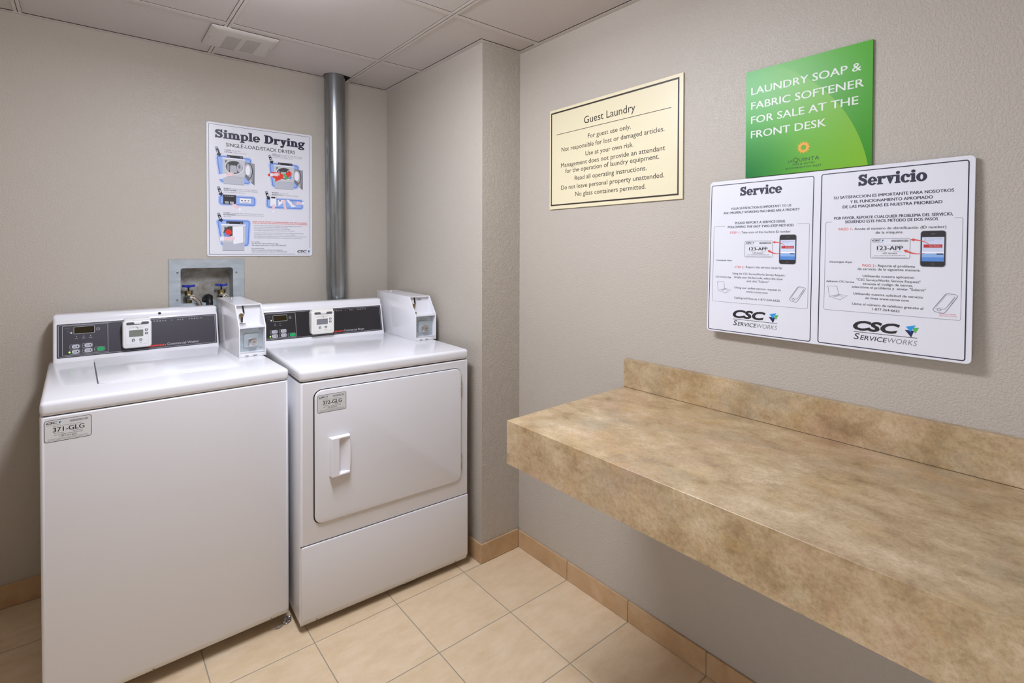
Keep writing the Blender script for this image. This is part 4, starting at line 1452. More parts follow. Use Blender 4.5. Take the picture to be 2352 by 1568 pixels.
def build_service_sign():
    root = empty('wall_sign', (0.5155, -1.8245, 1.0915), (math.radians(-2.0), 0, math.radians(-90)))
    tag(root, 'wide white board headed Service and Servicio, above the counter', 'sign')
    w, h = 0.6175, 0.4545
    b = MB()
    b.prism(rrect(0, w, 0, h, 0.010, 5), FRONT, -0.003, 0.0, 0.0005, seg=1)
    b.build('panel', SIGNW, root, smooth=False)
    # stand-off spacers holding the lower edge off the wall
    for x in (0.06, w - 0.06):
        for z, dep in ((0.05, 0.0225), (h - 0.04, 0.0100)):
            b = MB()
            b.cyl((x, 0.0, z), (x, dep, z), 0.012, n=14)
            b.build('mounting_pad', mat('white_foam_pad', (220, 220, 220), 0.8), root)
    fn = plate(-0.003)
    s = Sheet(fn)
    s.frame(0.0045, 0.2955, 0.0045, 0.4435, 0.0020, 0.006, NAVY)
    s.frame(0.3125, 0.6075, 0.0055, 0.4455, 0.0022, 0.006, NAVY)
    for x0, x1, y0, y1, g0, g1 in ((0.0155, 0.2870, 0.0905, 0.3182, 0.051, 0.256), (0.3255, 0.5985, 0.0930, 0.3195, 0.340, 0.584)):
        s.rect(x0 + 0.004, g0, y1 - 0.0007, y1, GINK)
        s.rect(g1, x1 - 0.004, y1 - 0.0007, y1, GINK)
        s.rect(x0, x0 + 0.0007, y0 + 0.004, y1 - 0.004, GINK)
        s.rect(x1 - 0.0007, x1, y0 + 0.004, y1 - 0.004, GINK)
        s.rect(x0 + 0.004, x1 - 0.004, y0, y0 + 0.0007, GINK)
        for cx, cy, a in ((x0 + 0.004, y1 - 0.004, 90), (x1 - 0.004, y1 - 0.004, 0), (x0 + 0.004, y0 + 0.004, 180), (x1 - 0.004, y0 + 0.004, 270)):
            s.stroke([(cx + 0.00365 * math.cos(math.radians(a + q)), cy + 0.00365 * math.sin(math.radians(a + q))) for q in (0, 30, 60, 90)], 0.0007, GINK)
    s.build('border', root)
    s = Sheet(fn)
    s.serif('Service', 0.0945, 0.4060, 0.0255, NAVY, 0.1195)
    s.build('heading', root)
    s = Sheet(fn)
    s.serif('Servicio', 0.3965, 0.4070, 0.0275, NAVY, 0.1375)
    s.build('heading', root)
    s = Sheet(fn)
    rows = [('YOUR SATISFACTION IS IMPORTANT TO US', .068, .239, .366, .0066, NAVY, .016), ('AND PROPERLY WORKING MACHINES ARE A PRIORITY', .045, .261, .354, .0066, NAVY, .016),
            ('PLEASE REPORT A SERVICE ISSUE', .082, .224, .323, .0066, NAVY, .018), ('FOLLOWING THE EASY TWO-STEP METHOD', .060, .246, .3115, .0066, NAVY, .018),
            ('STEP 1', .0665, .0945, .2950, .0060, REDL, 0), ('- Take note of the machine ID number', .0965, .240, .2950, .0060, INK, 0),
            ('STEP 2', .0845, .1105, .1935, .0060, REDL, 0), ('- Report the service issue by:', .1120, .220, .1945, .0060, INK, 0),
            ('Download Here', .027, .075, .2135, .0042, INK, .008), ('CSC Service App', .025, .074, .1635, .0045, INK, .008),
            ('Using the CSC ServiceWorks Service Request-', .078, .228, .1745, .0056, INK, 0), ('Simply scan the barcode, select the issue', .083, .221, .1640, .0056, INK, 0),
            ('and click "Submit"', .121, .184, .1540, .0056, INK, 0), ('Using our online service request at', .085, .217, .1335, .0056, INK, 0), ('www.cscsw.com', .120, .182, .1235, .0052, INK, 0),
            ('Calling toll free at 1-877-264-6622', .085, .215, .1035, .0056, INK, 0),
            ('SU SATISFACCION ES IMPORTANTE PARA NOSOTROS', .343, .582, .3775, .0070, NAVY, .018), ('Y EL FUNCIONAMIENTO APROPIADO', .380, .545, .3650, .0070, NAVY, .018),
            ('DE LAS MAQUINAS ES NUESTRA PRIORIDAD', .364, .562, .3530, .0070, NAVY, .018), ('POR FAVOR, REPORTE CUALQUIER PROBLEMA DEL SERVICIO,', .345, .581, .3250, .0068, NAVY, .018),
            ('SIGUIENDO ESTE FACIL METODO DE DOS PASOS', .370, .555, .3150, .0068, NAVY, .018), ('PASO 1', .356, .3835, .2970, .0062, REDL, 0),
            ('- Anote el n\u00famero de identificaci\u00f3n (ID number)', .3855, .570, .2970, .0062, INK, 0), ('de la m\u00e1quina', .436, .490, .2870, .0062, INK, 0),
            ('Descargue Aqu\u00ed', .337, .387, .2150, .0044, INK, .008), ('Aplicaci\u00f3n CSC Service', .330, .393, .1650, .0044, INK, .008),
            ('PASO 2', .410, .4350, .2065, .0062, REDL, 0), ('- Reporte el problema', .4370, .515, .2065, .0060, INK, 0), ('de servicio de la siguiente manera:', .400, .525, .1980, .0058, INK, 0),
            ('Utilizando nuestra aplicacion', .411, .514, .1810, .0056, INK, 0), ('"CSC ServiceWorks Service Request"', .398, .526, .1712, .0056, INK, 0), ('escanea el codigo de barras,', .412, .512, .1620, .0056, INK, 0),
            ('seleccione el problema y  enviar "Submit"', .388, .536, .1530, .0056, INK, 0), ('Utilizando nuestra solicitud de servicio', .392, .531, .1365, .0056, INK, 0), ('en l\u00ednea www.cscsw.com', .418, .505, .1270, .0056, INK, 0),
            ('Llame al n\u00famero de tel\u00e9fono gratuito al', .390, .532, .1110, .0056, INK, 0), ('1-877-264-6622', .433, .488, .1010, .0056, INK, 0),
            ('Imprima en espa\u00f1ol', .561, .590, .1040, .0022, REDL, 0), ('disponible en la red', .561, .591, .1000, .0022, REDL, 0)]
    for t, x0, x1, y, hh, m, bd in rows:
        s.text(t, x0, y, hh, m, w=x1 - x0, bold=bd)
    s.build('instruction_text', root)
    s = Sheet(fn)
    id_card(s, 0.1125, 0.1925, 0.2260, 0.2725)
    phone(s, 0.2110, 0.2540, 0.2085, 0.2885)
    curved_arrow(s, [(0.2265, 0.2570), (0.2200, 0.2630), (0.2110, 0.2670), (0.2010, 0.2685), (0.1985, 0.2685)], 0.0008, 0.0034, 0.0068)
    curved_arrow(s, [(0.2160, 0.2385), (0.2040, 0.2365), (0.1930, 0.2385), (0.1850, 0.2425)], 0.0008, 0.0040, 0.0075)
    s.build('illustration', root)
    s = Sheet(fn)
    laptop(s, 0.0305, 0.1170, 0.0440)
    s.build('illustration', root)
    s = Sheet(fn)
    handset(s, 0.2405, 0.1065, 0.0415)
    s.build('illustration', root)
    s = Sheet(fn)
    id_card(s, 0.4265, 0.5055, 0.2270, 0.2757)
    phone(s, 0.5250, 0.5695, 0.2100, 0.2910)
    curved_arrow(s, [(0.5420, 0.2590), (0.5350, 0.2650), (0.5250, 0.2690), (0.5150, 0.2710), (0.5120, 0.2712)], 0.0008, 0.0034, 0.0068)
    curved_arrow(s, [(0.5320, 0.2405), (0.5190, 0.2385), (0.5080, 0.2405), (0.4990, 0.2445)], 0.0008, 0.0040, 0.0075)
    s.build('illustration', root)
    s = Sheet(fn)
    laptop(s, 0.3340, 0.1200, 0.0450)
    s.build('illustration', root)
    s = Sheet(fn)
    handset(s, 0.5500, 0.1065, 0.0440)
    s.build('illustration', root)
    s = Sheet(fn)
    csc_logo(s, 0.0830, 0.0425, 0.1270)
    s.build('logo', root)
    s = Sheet(fn)
    csc_logo(s, 0.3940, 0.0440, 0.1285)
    s.build('logo', root)


def hand(s, x, y, k, ang=0.0):
    """small drawn hand reaching right"""
    c_, s_ = math.cos(ang), math.sin(ang)
    T = lambda pts: [(x + (a * c_ - b * s_) * k, y + (a * s_ + b * c_) * k) for a, b in pts]
    s.poly(T([(0, -.16), (.45, -.22), (.62, -.30), (.70, -.26), (.66, -.18), (.95, -.14), (.97, -.06), (.72, -.05), (1.0, .04), (.98, .11), (.70, .07), (.86, .18), (.80, .23), (.50, .18), (0, .16)]), PINK)
    s.poly(T([(-.35, -.24), (0, -.22), (0.03, .22), (-.32, .20)]), PWHITE)
    s.stroke(T([(-.35, -.24), (0, -.22), (0.03, .22), (-.32, .20)]), 0.0004, GINK)
    s.stroke(T([(.66, -.18), (.95, -.14)]), 0.0003, REDL)
    s.stroke(T([(.72, -.05), (1.0, .04)]), 0.0003, REDL)


def step_arrow(s, x, y, k, num):
    """slanted navy arrow with a white step number; x,y = tip"""
    a = math.radians(-20)
    c_, s_ = math.cos(a), math.sin(a)
    T = lambda pts: [(x + (p * c_ + q * s_ * -1) * k * -1 * -1, y + (p * s_ + q * c_) * k) for p, q in pts]
    T = lambda pts: [(x + (p * math.cos(0.33) - q * math.sin(0.33)) * k, y + (p * math.sin(0.33) + q * math.cos(0.33)) * k) for p, q in pts]
    s.poly(T([(0, 0), (.24, .26), (.13, .26), (.13, .78), (-.13, .78), (-.13, .26), (-.24, .26)]), NAVY)
    s.poly(T([(-.13, .82), (.13, .82), (.13, .87), (-.13, .87)]), NAVY)
    s.poly(T([(-.13, .91), (.13, .91), (.13, .95), (-.13, .95)]), NAVY)
    cx, cy = T([(-.075, .36)])[0]
    s.text(num, cx, cy, 0.27 * k, PWHITE, bold=0.02, rot=0.33)


def small_dryer(s, x0, x1, y0, y1, door='open', clothes=False):
    w, h = x1 - x0, y1 - y0
    lg = mat('pale_machine_grey_ink', (200, 202, 206), 0.5)
    X = lambda a: x0 + a * w
    Y = lambda a: y0 + a * h
    s.rect(X(0.0), X(1.0), Y(0.30), Y(1.0), lg)
    s.rect(X(-0.02), X(1.02), Y(0.98), Y(1.02), PWHITE)
    s.rect(X(0.04), X(0.97), Y(0.0), Y(0.30), mat('lower_machine_grey_ink', (188, 190, 200), 0.5))
    s.rect(X(0.04), X(0.97), Y(-0.006), Y(0.006), GINK)
    s.rect(X(0.0), X(1.0), Y(0.295), Y(0.305), MGINK)
    s.poly([(X(0.10), Y(0.92)), (X(0.22), Y(0.92)), (X(0.12), Y(0.80))], GINK)
    s.rect(X(0.20), X(0.92), Y(1.03), Y(1.13), INK)
    s.rect(X(0.22), X(0.32), Y(1.05), Y(1.07), LGINK)
    s.rect(X(0.78), X(0.90), Y(1.05), Y(1.09), GINK)
    if door == 'open':
        s.ell(X(0.52), Y(0.66), 0.41 * w, 0.265 * h, PWHITE, 30)
        s.ell(X(0.52), Y(0.67), 0.39 * w, 0.25 * h, mat('drum_dark_ink', (64, 64, 62), 0.5), 30)
        s.poly([(X(0.32), Y(0.46)), (X(0.66), Y(0.46)), (X(0.60), Y(0.74)), (X(0.34), Y(0.74))], LGINK)
        s.ell(X(0.24), Y(0.64), 0.07 * w, 0.15 * h, MGINK, 16)
        s.ell(X(0.76), Y(0.67), 0.13 * w, 0.18 * h, LGINK, 20)
        s.ell(X(0.75), Y(0.71), 0.05 * w, 0.075 * h, GINK, 16)
        # swung-open door
        s.poly([(X(1.0), Y(0.91)), (X(1.46), Y(0.88)), (X(1.44), Y(0.02)), (X(1.30), Y(0.12)), (X(1.02), Y(0.38))], MGINK)
        s.poly([(X(1.36), Y(0.14)), (X(1.46), Y(0.86)), (X(1.45), Y(0.02)), (X(1.28), Y(0.12))], GINK)
        s.ell(X(1.17), Y(0.58), 0.20 * w, 0.31 * h, INK, 26)
        s.ell(X(1.15), Y(0.575), 0.185 * w, 0.295 * h, LGINK, 26)
        s.ell(X(1.14), Y(0.60), 0.11 * w, 0.20 * h, PWHITE, 22)
        s.poly([(X(0.98), Y(0.36)), (X(1.06), Y(0.44)), (X(1.28), Y(0.28)), (X(1.16), Y(0.16))], GINK)
        s.poly([(X(1.28), Y(0.28)), (X(1.34), Y(0.16)), (X(1.22), Y(0.13)), (X(1.16), Y(0.16))], LGINK)
    if clothes:
        s.poly([(X(0.56), Y(0.66)), (X(0.66), Y(0.74)), (X(0.74), Y(0.82)), (X(0.86), Y(0.74)), (X(0.84), Y(0.60)), (X(0.70), Y(0.52))], BRED)
        s.poly([(X(0.45), Y(0.60)), (X(0.54), Y(0.68)), (X(0.62), Y(0.56)), (X(0.74), Y(0.46)), (X(0.60), Y(0.44))], GRN)
        s.poly([(X(0.72), Y(0.50)), (X(0.84), Y(0.60)), (X(0.90), Y(0.54)), (X(0.80), Y(0.44))], MBLUE)
        s.poly([(X(-0.32), Y(0.56)), (X(-0.10), Y(0.70)), (X(0.25), Y(0.70)), (X(0.46), Y(0.62)), (X(0.44), Y(0.46)), (X(0.22), Y(0.36)), (X(0.05), Y(0.30)),
                (X(0.06), Y(0.42)), (X(-0.12), Y(0.50)), (X(-0.26), Y(0.50))], BRED)


def build_drying_poster():
    root = empty('wall_poster', (-0.5435, -0.0015, 1.3025))
    tag(root, 'white instruction board headed Simple Drying, on the back wall', 'sign')
    w, h = 0.4650, 0.6075
    b = MB()
    b.prism(rrect(0, w, 0, h, 0.010, 5), FRONT, -0.003, 0.0, 0.0005, seg=1)
    b.build('panel', SIGNW, root, smooth=False)
    fn = plate(-0.003)
    s = Sheet(fn)
    t = 0.0014
    s.rect(0.0085, 0.4540, 0.5985 - t, 0.5985, NAVY)
    s.rect(0.0085, 0.0085 + t, 0.0085, 0.5985, NAVY)
    s.rect(0.4540 - t, 0.4540, 0.0420, 0.5985, NAVY)
    s.rect(0.0085, 0.382, 0.0085, 0.0085 + t, NAVY)
    s.build('border', root)
    s = Sheet(fn)
    s.serif('Simple Drying', 0.0330, 0.5395, 0.0375, NAVY, 0.396)
    s.build('heading', root)
    s = Sheet(fn)
    s.text('SINGLE-LOAD/STACK DRYERS', 0.078, 0.5035, 0.0165, INK, w=0.304, bold=0.008)
    s.build('subheading', root)
    s = Sheet(fn)
    rows = [('CLEAN', 'the lint filter', .072, .141, .4850), ('LIMPIA', 'el filtro de pelusa', .072, .161, .4760),
            ('LOAD', 'clothes loosely and close door securely', .275, .419, .4900), ('COLOQUE', 'las prendas de modo que se suelten', .275, .415, .4830), ('', 'la holgura y cierre bien la puerta', .275, .372, .4755),
            ('SELECT', 'desired cycle and start machine', .068, .208, .3090), ('SELECCIONE', 'el ciclo de secado deseado', .068, .212, .3015), ('', 'y en encienda la secadora', .068, .158, .2930),
            ('INSERT', 'card or coin', .275, .349, .3035), ('INTRODUZCA', 'la tarjeta o moneda', .275, .395, .2945),
            ('START', 'by closing door and pushing start button', .067, .235, .1970), ('ENCIENDIDO', 'cierre la puerta y presione el boton', .067, .238, .1890), ('', 'de inicio', .067, .098, .1810)]
    for hd, tx, x0, x1, y in rows:
        if hd:
            bw = 0.0052 * len(hd)
            s.text(hd, x0, y, 0.0048, NAVY, w=bw, bold=0.03)
            s.text(tx, x0 + bw + 0.004, y, 0.0046, GINK, w=x1 - x0 - bw - 0.004)
        else:
            s.text(tx, x0, y, 0.0046, GINK, w=x1 - x0)
    s.text('FOR YOUR SAFETY PLEASE AVOID THE FOLLOWING', .189, .1615, .0052, REDL, w=.249, bold=.03)
    s.text('POR SU PROPIA SEGURIDAD, POR FAVOR EVITE LO SIGUIENTE', .189, .1545, .0046, REDL, w=.252, bold=.03)
    for q, (t_, x1) in enumerate((('DRYING ITEMS CONTAINING COOKING OIL, FOAM RUBBER, GASOLINE OR', .414), ('ANY OTHER FLAMMABLE MATERIALS OR FUMES', .348), ('REACHING INTO THE DRYER WHILE IT IS OPERATING', .358), ('ALLOWING CHILDREN TO PLAY ON OR AROUND THE DRYER', .378))):
        s.text(t_, .195, .1440 - q * .0078, .0040, GINK, w=x1 - .195)
    for q, (t_, x1) in enumerate((('NO SEQUE PRENDAS QUE CONTENGAN ACEITE DE COCINA, GOMA ESPUMA,', .424), ('GASOLINA O CUALQUIER OTRO MATERIAL O GAS FLAMABLE', .382), ('NO INTRODUZCA LAS MANOS EN LA SECADORA MIENTRAS ESTA EN FUNCIONAMIENTO', .438), ('NO DEJE QUE LOS NINOS JUEGUEN EN O ALREDEDOR DE LA SECADORA', .414))):
        s.text(t_, .195, .1090 - q * .0078, .0040, GINK, w=x1 - .195)
    for t_, x1, y in (('For service:', .219, .0655), ('use the CSC Service Request App', .303, .0575), ('visit www.cscsw.com or call 1-877-264-6622', .339, .0490), ('Para solicitar servicio:', .239, .0345), ('utilice la aplicaci\u00f3n CSC Service Request', .322, .0265), ('visite www.cscsw.com o llame al 1-877-264-6622', .343, .0180)):
        s.text(t_, .183, y, .0056, INK, w=x1 - .183)
    s.build('instruction_text', root)

    s = Sheet(fn)

    def blue(x0, x1, y0, y1, slant=0.0):
        for ins, m in ((-0.0035, LBLUE), (-0.0015, PWHITE), (0.0, MBLUE), (0.006, LBLUE)):
            o = rrect(x0 + ins, x1 - ins, y0 + ins, y1 - ins, max(0.012 - ins, 0.004))
            yc = y1
            s.poly([(px + slant * (yc - py) * (1 if px < (x0 + x1) / 2 else -0.35), py) for px, py in o], m)
    blue(0.038, 0.184, 0.338, 0.459, 0.13)
    small_dryer(s, 0.064, 0.156, 0.332, 0.450)
    hand(s, 0.078, 0.372, 0.036, 0.35)
    s.poly([(0.028, 0.352), (0.06, 0.352), (0.078, 0.366), (0.07, 0.378), (0.04, 0.372)], SIGNW)
    step_arrow(s, 0.0530, 0.4540, 0.048, '1')
    s.build('illustration', root)
    s = Sheet(fn)
    blue(0.262, 0.400, 0.334, 0.449, 0.12)
    small_dryer(s, 0.284, 0.377, 0.327, 0.440, clothes=True)
    hand(s, 0.278, 0.393, 0.034, 0.15)
    step_arrow(s, 0.2770, 0.4440, 0.046, '2')
    s.build('illustration', root)
    s = Sheet(fn)
    blue(0.049, 0.201, 0.236, 0.279)
    s.rect(0.0645, 0.1195, 0.2390, 0.2835, GINK)
    s.rect(0.0660, 0.1180, 0.2405, 0.2820, INK)
    for q in range(5):
        s.ell(0.074 + q * 0.008, 0.2765, 0.0022, 0.0018, LGINK, 10)
    for q in range(2):
        s.rect(0.072 + q * 0.021, 0.088 + q * 0.021, 0.2425, 0.2520, LGINK)
        s.rect(0.072 + q * 0.021, 0.088 + q * 0.021, 0.2470, 0.2478, INK)
    s.frame(0.132, 0.183, 0.247, 0.2715, 0.0008, 0.0006, NAVY)
    s.rect(0.1328, 0.1822, 0.2478, 0.2707, PWHITE)
    for q in range(3):
        s.rect(0.140 + q * 0.014, 0.147 + q * 0.014, 0.2580, 0.2620, INK)
    s.rect(0.142, 0.174, 0.2525, 0.2540, GINK)
    hand(s, 0.128, 0.222, 0.034, 2.5)
    step_arrow(s, 0.0600, 0.2750, 0.047, '3')
    s.build('illustration', root)
    s = Sheet(fn)
    blue(0.250, 0.419, 0.232, 0.279)
    s.rect(0.266, 0.295, 0.240, 0.292, GINK)
    s.rect(0.267, 0.294, 0.241, 0.291, PWHITE)
    s.rect(0.271, 0.290, 0.279, 0.287, INK)
    hand(s, 0.281, 0.222, 0.030, 1.55)
    s.poly([(0.303, 0.273), (0.330, 0.275), (0.326, 0.262), (0.304, 0.243)], PWHITE)
    s.rect(0.307, 0.316, 0.2665, 0.2715, INK)
    s.poly([(0.318, 0.270), (0.332, 0.276), (0.339, 0.268), (0.336, 0.252), (0.344, 0.226), (0.330, 0.230), (0.326, 0.255)], PINK)
    s.poly([(0.340, 0.276), (0.352, 0.276), (0.388, 0.246), (0.366, 0.240)], PWHITE)
    s.stroke([(0.355, 0.270), (0.372, 0.272), (0.368, 0.256), (0.384, 0.250)], 0.0022, GINK)
    hand(s, 0.414, 0.262, 0.034, 3.2)
    step_arrow(s, 0.2620, 0.2700, 0.046, '4')
    s.build('illustration', root)
    s = Sheet(fn)
    blue(0.039, 0.178, 0.048, 0.168, 0.16)
    small_dryer(s, 0.058, 0.156, 0.026, 0.146, door='ajar')
    s.poly([(0.066, 0.110), (0.072, 0.128), (0.086, 0.138), (0.103, 0.139), (0.103, 0.096), (0.090, 0.090), (0.068, 0.094)], mat('drum_dark_ink'))
    s.poly([(0.066, 0.104), (0.074, 0.112), (0.092, 0.094), (0.070, 0.090)], MBLUE)
    s.poly([(0.072, 0.112), (0.082, 0.126), (0.096, 0.122), (0.102, 0.108), (0.092, 0.097), (0.080, 0.100)], BRED)
    s.poly([(0.103, 0.138), (0.148, 0.141), (0.148, 0.064), (0.106, 0.056)], PWHITE)
    s.stroke([(0.103, 0.138), (0.148, 0.141), (0.148, 0.064), (0.106, 0.056)], 0.0006, GINK, True)
    hand(s, 0.068, 0.082, 0.046, 0.05)
    step_arrow(s, 0.0595, 0.1560, 0.046, '5')
    s.build('illustration', root)
    s = Sheet(fn)
    csc_logo(s, 0.392, 0.0150, 0.0620, detail=False)
    s.build('logo', root)


# ------------------------------------------------------------------ back wall fittings
def build_outlet_box():
    ox, oz = -0.5395, 1.17
    root = empty('laundry_outlet_box', (ox, 0, oz))
    tag(root, 'galvanized recessed water outlet box with two blue-handled taps behind the washer', 'outlet box')
    b = MB()
    outer = [(-0.1490, -0.125), (0.1490, -0.125), (0.1490, 0.1215), (-0.1490, 0.1215)]
    inner = rrect(-0.1050, 0.1010, -0.0745, 0.0815, 0.010, 4)
    # flange with a rounded opening: quads from each inner point to the outer rectangle
    n = len(inner)

    def outp(p):
        ang = math.atan2(p[1], p[0])
        s_ = min(0.149 / max(abs(math.cos(ang)), 1e-6), (0.1215 if p[1] > 0 else 0.125) / max(abs(math.sin(ang)), 1e-6))
        return (math.cos(ang) * s_, math.sin(ang) * s_)
    ring_in, ring_out = [], []
    for i in range(n):
        p, q = inner[i], inner[(i + 1) % n]
        m = 1 if math.hypot(q[0] - p[0], q[1] - p[1]) < 0.02 else 14
        for k in range(m):
            ring_in.append((p[0] + (q[0] - p[0]) * k / m, p[1] + (q[1] - p[1]) * k / m))
    ring_out = [outp(p) for p in ring_in]
    # snap the outer corners
    for c in outer:
        j = min(range(len(ring_out)), key=lambda i: math.hypot(ring_out[i][0] - c[0], ring_out[i][1] - c[1]))
        ring_out[j] = c
    N = len(ring_in)
    vs = [(p[0], -0.003, p[1]) for p in ring_out] + [(p[0], -0.003, p[1]) for p in ring_in] + [(p[0], -0.0008, p[1]) for p in ring_out] + [(p[0], 0.082, p[1]) for p in ring_in]
    vs += [(p[0] * 0.988, -0.005, p[1] * 0.985) for p in ring_out]
    fs = []
    for i in range(N):
        j = (i + 1) % N
        fs += [(4 * N + i, 4 * N + j, N + j, N + i), (i, j, 4 * N + j, 4 * N + i), (2 * N + i, 2 * N + j, j, i), (N + i, N + j, 3 * N + j, 3 * N + i)]
    b.add(vs, fs)
    b.build('faceplate', GALV2, root, smooth=False)
    b = MB()
    b.prism(rrect(-0.107, 0.103, -0.0765, 0.0835, 0.010, 4), FRONT, 0.080, 0.084)
    b.build('back_plate', GALV3, root, smooth=False)
    for (x, z) in ((-0.1165, 0.064), (0.1145, 0.059), (-0.1180, -0.056), (0.1145, -0.058)):
        b = MB()
        b.cyl((x, -0.0085, z), (x, -0.004, z), 0.0035, 0.0045, n=14, mi=0)
        b.cyl((x, -0.0088, z), (x, -0.0084, z), 0.0015, n=8, mi=1)
        b.build('screw', [NICKEL, INK], root)
    for vx in (-0.0705, 0.0595):
        b = MB()
        b.cyl((vx, 0.036, -0.0745), (vx, 0.036, -0.030), 0.013, 0.012, n=16, mi=0)
        b.cyl((vx, 0.036, -0.040), (vx, 0.036, -0.022), 0.015, n=6, mi=0)
        b.cyl((vx, 0.036, -0.022), (vx, 0.036, -0.0), 0.0035, n=10, mi=1)
        b.tube([(vx, 0.036, -0.045), (vx, 0.020, -0.046), (vx, 0.006, -0.050)], [0.012, 0.0115, 0.0115], n=16, mi=2)
        v = b.build('valve', [BRASS, BLACK, NICKEL], root)
        v['label'] = 'brass tap with blue handle'
        b = MB()
        for sgn in (-1, 1):
            b.prism([(0, -0.005), (sgn * 0.010, -0.0045), (sgn * 0.020, -0.0075), (sgn * 0.0245, -0.005), (sgn * 0.0245, 0.005), (sgn * 0.020, 0.0075), (sgn * 0.010, 0.0045), (0, 0.005)],
                    lambda p, t: (vx + p[0], 0.036 + p[1], t + abs(p[0]) * 0.10), -0.006, 0.004, 0.0015)
        b.cyl((vx, 0.036, -0.007), (vx, 0.036, 0.0035), 0.0075, n=14)
        b.cyl((vx, 0.036, 0.0035), (vx, 0.036, 0.0055), 0.003, n=8)
        h = b.build('handle', BLUEH, v)
        h['label'] = 'blue tap handle'


def smooth_path(pts, n=8):
    """Catmull-Rom through pts"""
    P = [Vector(p) for p in pts]
    out = []
    for i in range(len(P) - 1):
        p0, p1, p2, p3 = P[max(i - 1, 0)], P[i], P[i + 1], P[min(i + 2, len(P) - 1)]
        for k in range(n):
            t = k / n
            out.append(0.5 * ((2 * p1) + (-p0 + p2) * t + (2 * p0 - 5 * p1 + 4 * p2 - p3) * t * t + (-p0 + 3 * p1 - 3 * p2 + p3) * t ** 3))
    out.append(P[-1])
    return out


def build_hoses():
    def hose(path, name, label, mats, r, coll):
        p = smooth_path(path)
        root = empty(name, path[0])
        tag(root, label, 'hose', 'washer supply hoses')
        o = Vector(path[0])
        b = MB()
        rad = [r * (1 + 0.05 * (1 if i % 2 else -1)) for i in range(len(p))]
        b.tube([q - o for q in p], rad, n=14)
        b.build('braided_tube', HOSE, root)
        b = MB()
        d = (p[3] - p[0]).normalized()
        b.cyl(Vector((0, 0.006, 0.001)), Vector((0, 0, 0)) + d * 0.016, coll, coll * 0.9, n=12)
        b.build('coupling', CHROME, root)
    hose([(-0.610, -0.004, 1.118), (-0.604, -0.012, 1.120), (-0.592, -0.016, 1.116), (-0.578, -0.017, 1.098), (-0.568, -0.017, 1.070), (-0.562, -0.017, 1.0), (-0.560, -0.017, 0.80)],
         'water_hose', 'braided steel hose bending down from the left blue-handled tap', None, 0.0082, 0.0135)
    hose([(-0.480, -0.004, 1.118), (-0.476, -0.012, 1.120), (-0.470, -0.016, 1.116), (-0.464, -0.017, 1.095), (-0.462, -0.017, 1.05), (-0.462, -0.017, 0.80)],
         'water_hose', 'braided steel hose on the right blue-handled tap, mostly hidden by the coin box', None, 0.0082, 0.0135)
    path = smooth_path([(-0.5385, 0.052, 1.0990), (-0.5385, 0.050, 1.108), (-0.5375, 0.030, 1.1140), (-0.5365, 0.002, 1.1140), (-0.536, -0.0160, 1.098), (-0.536, -0.0185, 1.060), (-0.536, -0.0185, 0.80)])
    n = len(path)
    b = MB()
    rad = []
    for i, q in enumerate(path):
        rad.append(0.0175 if q.y > 0.004 else max(0.0130, 0.0175 - (0.004 - q.y) * 0.35))
    b.tube(path, rad, n=18)
    o = b.build('drain_hose', BLACK)
    tag(o, 'black rubber drain hose hooked into the water outlet box', 'hose')


def build_duct():
    root = empty('exhaust_duct', (0.024, -0.063, 0.0))
    tag(root, 'galvanized round dryer exhaust duct rising to the ceiling', 'duct')
    x0, y0 = 0.024, -0.063
    b = MB()
    R = 0.0505
    prof = [(2.300, R, -0.0085), (2.19, R + 0.0008, -0.0080), (1.9, R, -0.0065), (1.15, R - 0.001, 0.0), (1.135, R - 0.0025, 0.0), (1.10, R - 0.0045, 0.001), (0.30, R - 0.0045, 0.001), (0.14, R - 0.0045, 0.001)]
    pts = [(p[2], 0, p[0]) for p in prof]
    b.tube(pts, [p[1] for p in prof], n=48)
    b.build('pipe', GALV, root, ang=1.0)
    b = MB()
    a = math.radians(-150)
    for q0, q1 in zip(prof[:-4], prof[1:-3]):
        pass
    seam = [(p[2] + p[1] * math.cos(a), p[1] * math.sin(a), p[0]) for p in prof]
    b.tube(seam, 0.0022, n=6)
    b.build('seam', GALV, root)
    b = MB()
    el = [(0.001, 0, 0.22), (0.001, 0, 0.14), (0.001, -0.012, 0.095), (0.001, -0.040, 0.072), (0.001, -0.090, 0.070)]
    b.tube(smooth_path(el, 5), 0.0470, n=32)
    b.build('elbow', GALV, root, ang=1.0)


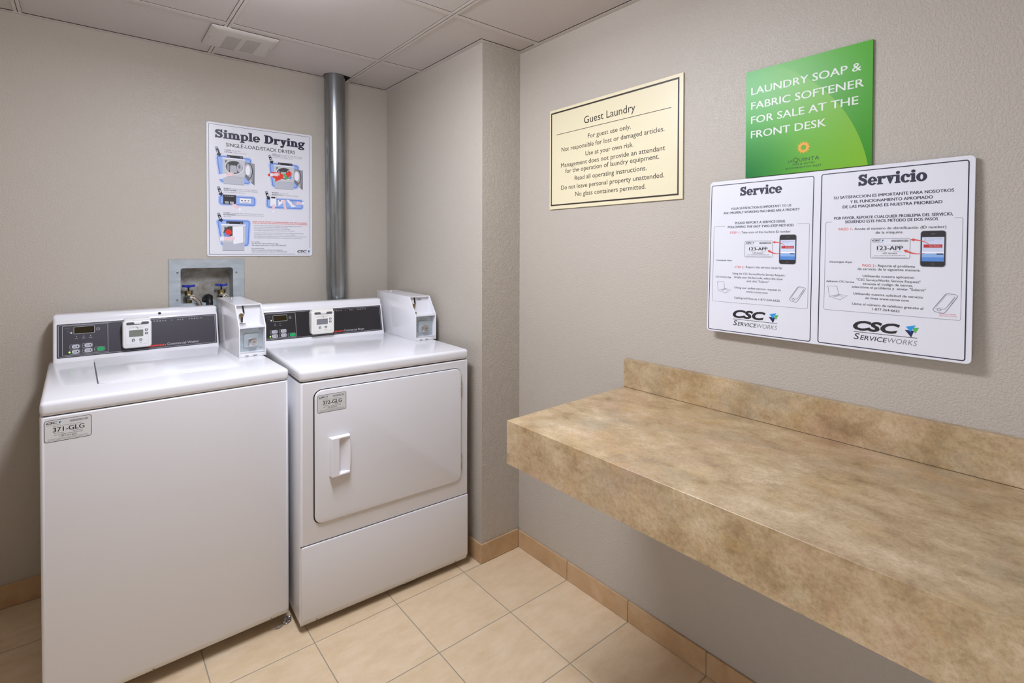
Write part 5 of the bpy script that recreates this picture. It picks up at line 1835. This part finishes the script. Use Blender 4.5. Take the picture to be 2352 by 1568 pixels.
def build_vent():
    z = H - 0.010
    cx, cy = -0.4565, -0.2540
    root = empty('ceiling_vent', (cx, cy, H))
    tag(root, 'off-white slotted exhaust fan grille on the ceiling', 'vent')
    b = MB()
    hx, hy = 0.1245, 0.1180
    # shallow pillow: rim at the ceiling, face 10 mm lower
    N = 5
    lv = [(0.0, 0.000), (0.0, -0.004), (0.006, -0.008), (0.022, -0.0100)]
    vs, fs = [], []
    for ins, dz in lv:
        for p in rrect(-hx + ins, hx - ins, -hy + ins, hy - ins, 0.006, 3):
            vs.append((p[0], p[1], dz))
    n = len(vs) // len(lv)
    for k in range(len(lv) - 1):
        for i in range(n):
            fs.append((k * n + i, k * n + (i + 1) % n, (k + 1) * n + (i + 1) % n, (k + 1) * n + i))
    fs.append(tuple((len(lv) - 1) * n + i for i in range(n)))
    b.add(vs, fs)
    b.build('cover', VENTW, root)
    # slots: two banks of grey strips laid on the face, coloured like shaded recesses
    b = MB()
    for bank in (0, 1):
        xa = -0.060 if bank == 0 else 0.012
        xb = -0.004 if bank == 0 else 0.068
        for k in range(15):
            yk = 0.100 - k * 0.0105 - (0.010 if bank else 0)
            b.box(xa, xb, yk - 0.0013, yk + 0.0013, -0.0103, -0.0098, mi=0)
    for k in range(10):
        b.box(0.003, 0.0045, 0.092 - k * 0.015 - 0.0015, 0.092 - k * 0.015 + 0.0015, -0.0104, -0.0098)
    b.build('louver_slots', mat('grey_slot', (104, 98, 94), 0.8), root, smooth=False)
    for sx_ in (-0.1135, 0.1155):
        b = MB()
        b.cyl((sx_, 0.001, -0.0092), (sx_, 0.001, -0.0108), 0.003, n=10)
        b.build('screw', NICKEL, root)


def build_debris():
    rnd = random.Random(5)
    bm = bmesh.new()
    bmesh.ops.create_icosphere(bm, subdivisions=3, radius=1.0)
    for v in bm.verts:
        k = 0.62 + 0.55 * rnd.random()
        v.co = Vector((v.co.x * 0.017 * k, v.co.y * 0.011 * k, v.co.z * 0.010 * k + 0.0095))
        v.co.z = max(v.co.z, 0.0003)
    b = MB()
    b.bm(bm)
    o = b.build('foil_scrap', FOIL, smooth=False)
    o.location = (-0.414, -0.742, 0.0)
    o.rotation_euler = (0, 0, 0.5)
    tag(o, 'crumpled silver foil scrap on the floor in the gap between the machines', 'litter')
    bm = bmesh.new()
    bmesh.ops.create_icosphere(bm, subdivisions=2, radius=1.0)
    for v in bm.verts:
        k = 0.6 + 0.6 * rnd.random()
        v.co = Vector((v.co.x * 0.013 * k, v.co.y * 0.007 * k, max(v.co.z * 0.004 * k + 0.003, 0.0002)))
    b = MB()
    b.bm(bm)
    o = b.build('lint_tuft', LINT, smooth=False)
    o.location = (-0.446, -0.752, 0.0)
    tag(o, 'small grey tuft of lint on the floor beside the foil scrap', 'litter')


build_room()
build_lights()
build_washer()
build_dryer()
build_counter()
build_guest_sign()
build_green_sign()
build_service_sign()
build_drying_poster()
build_outlet_box()
build_hoses()
build_duct()
build_vent()
build_debris()
